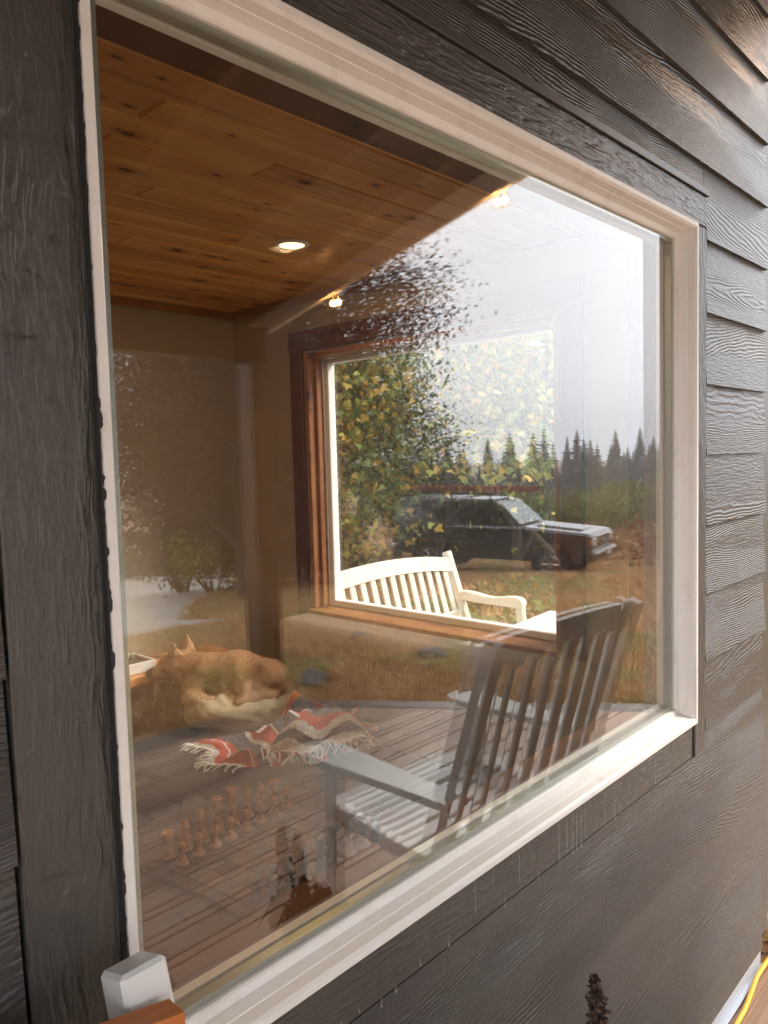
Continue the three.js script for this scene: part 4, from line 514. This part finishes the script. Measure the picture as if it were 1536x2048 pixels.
  obj('front_bumper', cbox(0.16, 0.22, 1.74, [2.44, 0.60, 0], 0.05), shellM, t); obj('bumper_vent', cbox(0.02, 0.08, 0.8, [2.522, 0.58, 0], 0.01), std([0.004, 0.004, 0.004], 0.8), t); obj('licence_plate', cbox(0.01, 0.15, 0.30, [2.528, 0.64, 0.12], 0.003), std([0.75, 0.75, 0.75], 0.4), t); obj('rear_bumper', cbox(0.14, 0.16, 1.7, [-2.50, 0.58, 0], 0.03), chrome, t); for (const s of [-1, 1]) obj('tail_light', cbox(0.03, 0.3, 0.12, [-2.43, 0.95, s * 0.77], 0.01), phys([0.4, 0.01, 0.01], 0.2), t);
  const tyreG = new THREE.LatheGeometry([[0.20, -0.11], [0.33, -0.115], [0.36, -0.09], [0.365, 0], [0.36, 0.09], [0.33, 0.115], [0.20, 0.11]].map(p => new THREE.Vector2(...p)), 36).rotateX(Math.PI / 2);
  const spokes = [new THREE.TorusGeometry(0.212, 0.02, 8, 36), new THREE.CylinderGeometry(0.06, 0.06, 0.06, 18).rotateX(Math.PI / 2)]; for (let i = 0; i < 6; i++) spokes.push(cbox(0.17, 0.055, 0.035, [0.125, 0, 0], 0.008).rotateZ(i * Math.PI / 3)); const rimG = merge(spokes), dish = new THREE.CylinderGeometry(0.205, 0.205, 0.02, 28).rotateX(Math.PI / 2);
  for (const x of [1.5, -1.48]) for (const s of [-1, 1]) { const w = part('wheel', t); w.position.set(x, 0.365, s * (W - 0.13)); obj('tyre', tyreG, std([0.02, 0.02, 0.02], 0.85), w); const r = obj('rim', rimG, chrome, w); r.position.z = s * 0.095; const d = obj('brake_disc', dish, std([0.05, 0.05, 0.05], 0.6), w); d.position.z = s * 0.05; obj('fender_lining', new THREE.CylinderGeometry(0.44, 0.44, 0.3, 24, 1, true, -Math.PI / 2, Math.PI).rotateX(Math.PI / 2).translate(0, 0.06, -s * 0.02), std([0.006, 0.006, 0.006], 0.9, { side: THREE.DoubleSide }), w); }
  const rk = []; for (const x of [-2.2, -1.0, 0.0]) { rk.push(bar([x, 1.885, -0.68], [x, 1.885, 0.68], 0.04, 0.04)); for (const s of [-1, 1]) rk.push(bar([x, 1.74, s * 0.60], [x, 1.885, s * 0.66], 0.03, 0.03, [1, 0, 0])); } for (const s of [-1, 1]) rk.push(bar([-2.3, 1.91, s * 0.68], [0.3, 1.91, s * 0.68], 0.03, 0.03)); obj('roof_rack', rk, black, t);
  const ld = thing('ladder', 'red-brown wooden ladder lying on the truck roof rack', 'ladder', [pos[0], pos[1] + 1.93, pos[2]], turn), lm = std([0.27, 0.075, 0.045], 0.6); ld.rotation.z = -0.015;
  for (const z of [-0.52, -0.12]) obj('side_rail', bar([-2.3, 0.07, z], [1.05, 0.07, z], 0.035, 0.115), lm, ld); for (let i = 0; i < 10; i++) obj('rung', cyl([-2.1 + i * 0.33, 0.07, -0.51], [-2.1 + i * 0.33, 0.07, -0.13], 0.016, 0.016, 8), lm, ld);
}
// ---------------------------------------------------------------- trees
const LEAF = (() => { const o = { maple: null, oval: null, small: null };
  const lob = [[0, 0], [0.18, 0.06], [0.46, 0.02], [0.40, 0.2], [0.62, 0.42], [0.36, 0.46], [0.34, 0.62], [0.2, 0.56], [0.17, 0.78], [0, 1.05]], pts = [...lob, ...lob.slice(1, -1).reverse().map(([x, y]) => [-x, y])]; const F = []; for (let i = 1; i < pts.length - 1; i++) F.push([[0, 0.28, 0.05], [pts[i][0], pts[i][1], -0.12 * Math.abs(pts[i][0])], [pts[i + 1][0], pts[i + 1][1], -0.12 * Math.abs(pts[i + 1][0])]]); F.push([[0, 0.28, 0.05], [pts.at(-1)[0], pts.at(-1)[1], 0], [0, 0, 0]], [[0, 0.28, 0.05], [0, 0, 0], [pts[1][0], pts[1][1], 0]]); o.maple = polys(F);
  o.oval = polys([[[0, 0, 0], [0.26, 0.4, -0.06], [0, 1, -0.1]], [[0, 0, 0], [0, 1, -0.1], [-0.26, 0.4, -0.06]]]); return o; })();
const leafMat = new THREE.MeshPhysicalMaterial({ color: 0xffffff, roughness: 0.8, transmission: 0.3, thickness: 0, side: THREE.DoubleSide });
const farLeafMat = new THREE.MeshStandardMaterial({ color: 0xffffff, roughness: 0.8, side: THREE.DoubleSide });
function growTree(H, o) { // tapered trunk and limbs; returns geometry list and twig points
  const G = [], tips = [], r = o.r || mulberry(o.seed || 1), V = (a, b, c) => new THREE.Vector3(a, b, c);
  (function limb(p, dir, len, rad, lvl) {
    const segs = 3; let q = p.clone(); const d = dir.clone();
    for (let i = 0; i < segs; i++) { const nx = q.clone().addScaledVector(d, len / segs), r0 = rad * (1 - 0.22 * i), r1 = rad * (1 - 0.22 * (i + 1)); G.push(cyl(q.toArray(), nx.toArray(), r0, r1, lvl > 1 ? 4 : 7)); q = nx; d.add(V((r() - 0.5) * 0.45, (r() - 0.4) * 0.25 - (lvl > 1 ? o.droop || 0 : 0), (r() - 0.5) * 0.45)).normalize(); if (lvl >= 2) tips.push(q.clone()); }
    if (lvl >= (o.levels || 3)) { tips.push(q.clone()); return; }
    const n = lvl === 0 ? o.limbs || 6 : 4; for (let k = 0; k < n; k++) { const f = lvl === 0 ? lerp(o.first || 0.3, 1, k / (n - 1)) : lerp(0.35, 1, k / (n - 1)), st = p.clone().lerp(q, f), a = k * 2.4 + r() * 1.2, tilt = o.tilt || 0.9; const nd = V(Math.cos(a) * tilt, 0.55 + 0.5 * (r() - 0.3), Math.sin(a) * tilt).normalize().addScaledVector(d, 0.5).normalize(); limb(st, nd, len * (0.52 + 0.18 * r()) * (lvl === 0 ? (o.reach || 0.8) : 1), rad * 0.45, lvl + 1); }
  })(V(0, 0, 0), V((r() - 0.5) * 0.12, 1, (r() - 0.5) * 0.12).normalize(), H * 0.72, H * 0.022 * (o.thick || 1), 0);
  return { G, tips };
}
function crown(parent, tips, o) { // leaves scattered round the twigs
  const im = new THREE.InstancedMesh(o.geo, o.geo === LEAF.maple ? leafMat : farLeafMat, o.n), r = mulberry(o.seed || 9), g = () => r() + r() + r() - 1.5, c = new THREE.Color();
  for (let i = 0; i < o.n; i++) { const t = tips[Math.floor(r() * tips.length)], s = o.spread; dummy.position.set(t.x + g() * s, t.y + g() * s * 0.75 - s * 0.15, t.z + g() * s); if (o.clip) { dummy.position.y = Math.max(o.clip, dummy.position.y); } if (o.minY && dummy.position.y < o.minY && r() > 0.12) dummy.position.y = o.minY + r() * 1.8; dummy.rotation.set(rr(-0.9, 0.9) + (o.hang ? 2.4 : 0.6), r() * 6.28, rr(-0.8, 0.8)); dummy.scale.setScalar(o.size * (0.6 + 0.7 * r())); dummy.updateMatrix(); im.setMatrixAt(i, dummy.matrix); const w = o.colors[Math.min(o.colors.length - 1, Math.floor(o.colors.length * clamp(0.5 + 0.42 * n2(t.x * 1.1 + (o.seed || 0), t.y * 1.1 + t.z) + (r() - 0.5) * 0.9)))]; im.setColorAt(i, c.setRGB(...w).multiplyScalar(0.75 + 0.5 * r())); }
  im.name = 'crown'; im.castShadow = im.receiveShadow = true; stuff(im); parent.add(im); return im;
}
const bark = std([0.075, 0.06, 0.048], 0.95), barkG = std([0.12, 0.11, 0.095], 0.95);
function leafTree(name, label, x, z, H, o, group) { const t = thing(name, label, 'tree', [x, GH(x, z) - 0.03, z], o.turn || 0, group); const { G, tips } = growTree(H, o); obj('trunk', G, o.bark || bark, t); crown(t, tips, o); return t; }
const autumn = [[0.06, 0.115, 0.02], [0.11, 0.18, 0.026], [0.17, 0.23, 0.033], [0.26, 0.28, 0.036], [0.40, 0.35, 0.036], [0.50, 0.31, 0.03]], plum = [[0.035, 0.02, 0.02], [0.06, 0.03, 0.025], [0.05, 0.04, 0.02], [0.09, 0.045, 0.03]], dkgreen = [[0.03, 0.042, 0.018], [0.05, 0.06, 0.022], [0.07, 0.075, 0.028]], hedgeC = [[0.09, 0.11, 0.035], [0.14, 0.16, 0.05], [0.20, 0.19, 0.06]];
// seen through the side window
leafTree('maple_tree', 'yellow-green maple leaning over the cream bench', 5.05, -5.3, 4.6, { seed: 3, geo: LEAF.maple, n: 15000, size: 0.07, spread: 0.62, colors: autumn, limbs: 8, first: 0.08, tilt: 1.3, reach: 0.62, hang: true, droop: 0.06 }, 'autumn maples in the garden');
leafTree('maple_tree', 'golden maple with low branches at the garden edge behind low table', 7.3, -3.5, 4.0, { seed: 8, geo: LEAF.maple, n: 7500, minY: 1.5, size: 0.07, spread: 0.65, colors: autumn.slice(1), limbs: 8, first: 0.06, tilt: 1.4, reach: 0.8, hang: true, droop: 0.08 }, 'autumn maples in the garden');
leafTree('maple_tree', 'taller green maple farther back in the garden', 7.0, -6.6, 6.5, { seed: 14, geo: LEAF.maple, n: 22000, minY: 1.25, size: 0.076, spread: 0.85, colors: autumn.slice(0, 5), limbs: 9, first: 0.12, tilt: 1.2, reach: 0.75, hang: true }, 'autumn maples in the garden');
leafTree('maple_tree', 'slender pale maple sapling between the two low maples', 8.6, -4.9, 3.6, { seed: 21, geo: LEAF.maple, n: 5000, minY: 1.5, size: 0.075, spread: 0.6, colors: autumn, limbs: 7, first: 0.1, tilt: 1.3, hang: true }, 'autumn maples in the garden');
{ // ground cover by the bench
  const im = new THREE.InstancedMesh(LEAF.maple, leafMat, 2600); for (let i = 0; i < 2600; i++) { let x, z; do { x = rr(4.6, 8.2); z = rr(-4.6, -1.0); } while (n2(x * 0.8 + 3, z * 0.8) < -0.25 || Math.hypot(x - 4.6, z + 1.95) < 0.6); dummy.position.set(x, GH(x, z) + rr(0.02, 0.16) , z); dummy.rotation.set(rr(-0.6, 0.6) - 1.4, rnd() * 6.28, rr(-0.4, 0.4)); dummy.scale.setScalar(rr(0.05, 0.11)); dummy.updateMatrix(); im.setMatrixAt(i, dummy.matrix); im.setColorAt(i, lin(...(rnd() < 0.12 ? [0.4, 0.26, 0.05] : [[0.07, 0.13, 0.03], [0.12, 0.19, 0.04], [0.17, 0.22, 0.05]][Math.floor(rnd() * 3)]))); }
  im.name = 'ground_cover'; im.castShadow = im.receiveShadow = true; Object.assign(im.userData, { kind: 'stuff', label: 'low green leafy ground cover beside the bench', category: 'ground cover' }); scene.add(im);
}
// conifers: whorls of drooping branches
function conifer(H, R, wh, per, seed) { const r = mulberry(seed), F = []; for (let i = 0; i < wh; i++) { const k = i / (wh - 1), y = H * (0.06 + 0.92 * k), L = R * (1 - k) ** 0.85 * (0.75 + 0.5 * r()) + 0.03 * H * 0.2; for (let j = 0; j < per; j++) { const a = (j + 0.5 * (i % 2) + r() * 0.8) / per * 6.283, l = L * (0.65 + 0.55 * r()), dy = -l * (0.25 + 0.3 * r()), w = l * 0.26, cx = Math.cos(a), sz = Math.sin(a); const P = (d, s, h) => [cx * d - sz * s, y + h, sz * d + cx * s]; F.push([P(0, 0, 0.05), P(l * 0.55, w, dy * 0.5 - 0.05), P(l, 0, dy)], [P(0, 0, 0.05), P(l, 0, dy), P(l * 0.55, -w, dy * 0.5 - 0.05)], [P(l * 0.3, w * 1.5, dy * 0.5 - 0.12), P(l * 0.5, 0, dy * 0.4), P(l * 0.72, w * 1.3, dy * 0.8 - 0.1)], [P(l * 0.3, -w * 1.5, dy * 0.5 - 0.12), P(l * 0.72, -w * 1.3, dy * 0.8 - 0.1), P(l * 0.5, 0, dy * 0.4)]); } } return polys(F); }
const conM = [std([0.034, 0.05, 0.028], 0.9, { side: THREE.DoubleSide }), std([0.045, 0.06, 0.03], 0.9, { side: THREE.DoubleSide }), std([0.06, 0.055, 0.03], 0.9, { side: THREE.DoubleSide })];
{
  const big = [conifer(11, 2.6, 46, 15, 31), conifer(9.5, 2.3, 42, 14, 32)], sm = [conifer(7, 2.1, 24, 10, 41), conifer(7, 1.7, 22, 9, 42), conifer(7, 2.5, 20, 10, 43)], tr = cyl([0, -0.1, 0], [0, 10, 0], 0.16, 0.02, 8), tr2 = cyl([0, -0.1, 0], [0, 6.8, 0], 0.09, 0.01, 6);
  const mk = (x, z, g, trunk, m, s, label, group) => { const t = thing('conifer_tree', label, 'tree', [x, GH(x, z), z], rnd() * 6.28, group); obj('trunk', trunk, bark, t); obj('crown', g, m, t); t.scale.set(s * rr(0.9, 1.1), s, s * rr(0.9, 1.1)); };
  for (const [x, z] of [[9.5, -9.2], [11.6, -7.6], [13.0, -5.4], [14.8, -3.6], [8.4, -11.5], [11.5, -10.5], [15.5, -7.5], [17.5, -1.6]]) mk(x, z, big[Math.floor(rnd() * 2)], tr, conM[0], rr(1.1, 1.6), 'dark fir standing behind the garden maples', 'dark firs behind the maples');
  const F = [0.731, 0.682], Rt = [0.682, -0.731]; for (let i = 0; i < 84; i++) { const dd = rr(50, 95), tn = lerp(-0.02, 0.44, (i + rnd()) / 84); const x = F[0] * dd + Rt[0] * tn * dd, z = F[1] * dd + Rt[1] * tn * dd; mk(x, z, sm[i % 3], tr2, conM[i % 3 === 2 ? 1 : i % 2], (0.4 + 0.45 * rnd() ** 1.5) * dd / 70, 'young conifer in the distant tree line beyond the truck', 'distant conifer tree line'); }
}
// mirrored in the picture window: the yard in front of the porch
leafTree('plum_tree', 'tall dark purple-leaved tree beside the gravel drive', 7.85, 9.7, 8.6, { seed: 51, geo: LEAF.oval, n: 220000, size: 0.07, spread: 0.75, colors: plum, limbs: 12, first: 0.05, tilt: 1.1, reach: 0.62, hang: true, droop: 0.10, levels: 3 });
const bg = [[11.6, 15.6, 5.0, 61], [13.0, 19.5, 6.0, 62], [10.5, 21.5, 6.4, 63], [8.4, 22.5, 6.0, 64], [6.2, 23.0, 6.4, 65], [16.0, 17.5, 6.2, 66], [14.4, 23, 7, 67], [18.4, 15.8, 7.0, 68]];
const bgL = ['dark leafy tree nearest the gravel drive end', 'dark leafy tree just behind the hedge corner', 'dark broad tree behind the middle of the hedge', 'dark tree beside the broad one behind hedge', 'dark tree at the far end of the hedge', 'dark leafy tree between the drive and the truck', 'tallest dark tree rising behind the hedge trees', 'dark shrubby tree standing behind the parked truck'];
bg.forEach(([x, z, H, s], i) => leafTree('leafy_tree', bgL[i], x, z, H, { seed: s, geo: LEAF.oval, n: i === 5 || i === 7 ? 15000 : 7000, size: 0.125, spread: 0.85, colors: dkgreen, limbs: 8, first: 0.1, tilt: 1.2, reach: 0.7, hang: true, levels: 3 }, 'dark trees beyond the gravel drive'));
function shrub(label, x, z, R, H, n, size, colors, group, geo = LEAF.oval) { const t = thing('shrub', label, 'shrub', [x, GH(x, z) - 0.02, z], rnd() * 6, group), tips = [], G = []; for (let i = 0; i < 36; i++) { const a = rnd() * 6.28, r = R * Math.sqrt(rnd()), h = H * (0.25 + 0.7 * rnd()) * (1 - 0.35 * (r / R) ** 2); tips.push(new THREE.Vector3(r * Math.cos(a), h, r * Math.sin(a))); if (i < 14) G.push(cyl([0.1 * Math.cos(a), 0, 0.1 * Math.sin(a)], [r * Math.cos(a), h, r * Math.sin(a)], 0.02, 0.006, 4)); } obj('stem', G, bark, t); const c = crown(t, tips, { geo, n, size, spread: R * 0.28, colors, seed: Math.floor(x * 10 + z), clip: 0.02 }); c.name = 'foliage'; return t; }
for (let i = 0; i < 9; i++) { const k = i / 8; shrub('green shrub in the hedge row along the gravel drive', lerp(5.5, 13.6, k), lerp(20.3, 17.2, k) + rr(-0.4, 0.4), 1.0, rr(1.0, 1.7), 1500, 0.12, hedgeC, 'hedge shrubs along the drive'); }
for (const [x, z, h] of [[8.6, -6.4, 2.2], [9.6, -5.2, 2.4], [10.4, -4.0, 2.2], [10.9, -2.7, 2.3], [11.2, -1.4, 2.1], [9.2, -7.6, 2.6], [12.3, -2.2, 2.6]]) shrub('dark evergreen shrub in the thicket behind the maples', x, z, 1.1, h, 4200, 0.11, [[0.016, 0.024, 0.011], [0.026, 0.036, 0.014], [0.035, 0.045, 0.018]], 'evergreen shrubs behind the maples');
for (const [x, z, h] of [[9.0, 10.6, 2.3], [9.9, 10.0, 2.0], [10.6, 11.4, 2.6], [8.2, 12.2, 2.2]]) shrub('dark purple-brown bush under the tall purple tree', x, z, 0.95, h, 5000, 0.085, plum, 'dark bushes under the purple tree');
shrub('yellow-green leafy bush at the gravel drive corner', 8.2, 11.2, 0.9, 1.5, 1600, 0.10, autumn.slice(1, 5));
const bracken = [[0.30, 0.14, 0.06], [0.36, 0.20, 0.08], [0.22, 0.10, 0.05], [0.40, 0.27, 0.12]], broom = [[0.10, 0.13, 0.03], [0.16, 0.19, 0.04], [0.22, 0.22, 0.06]];
for (let i = 0; i < 26; i++) { const dd = rr(30, 52), tn = lerp(0.02, 0.44, (i + rnd()) / 26), x = 0.731 * dd + 0.682 * tn * dd, z = 0.682 * dd - 0.731 * tn * dd; shrub('yellow-green broom bush in front of the conifers', x, z, rr(1.3, 2.2), rr(1.6, 2.9), 1500, 0.2, broom, 'broom bushes beyond the truck'); }
for (let i = 0; i < 26; i++) { const dd = rr(19, 32), tn = i < 20 ? lerp(0.27, 0.44, rnd()) : lerp(-0.05, 0.25, rnd()), x = 0.731 * dd + 0.682 * tn * dd, z = 0.682 * dd - 0.731 * tn * dd; if (i >= 20 && dd < 25) continue; shrub('rust-brown bracken clump in the dry field', x, z, rr(0.6, 1.2), rr(0.5, 1.15), 900, 0.14, bracken, 'bracken clumps in the field'); }
renderer.render(scene, camera);
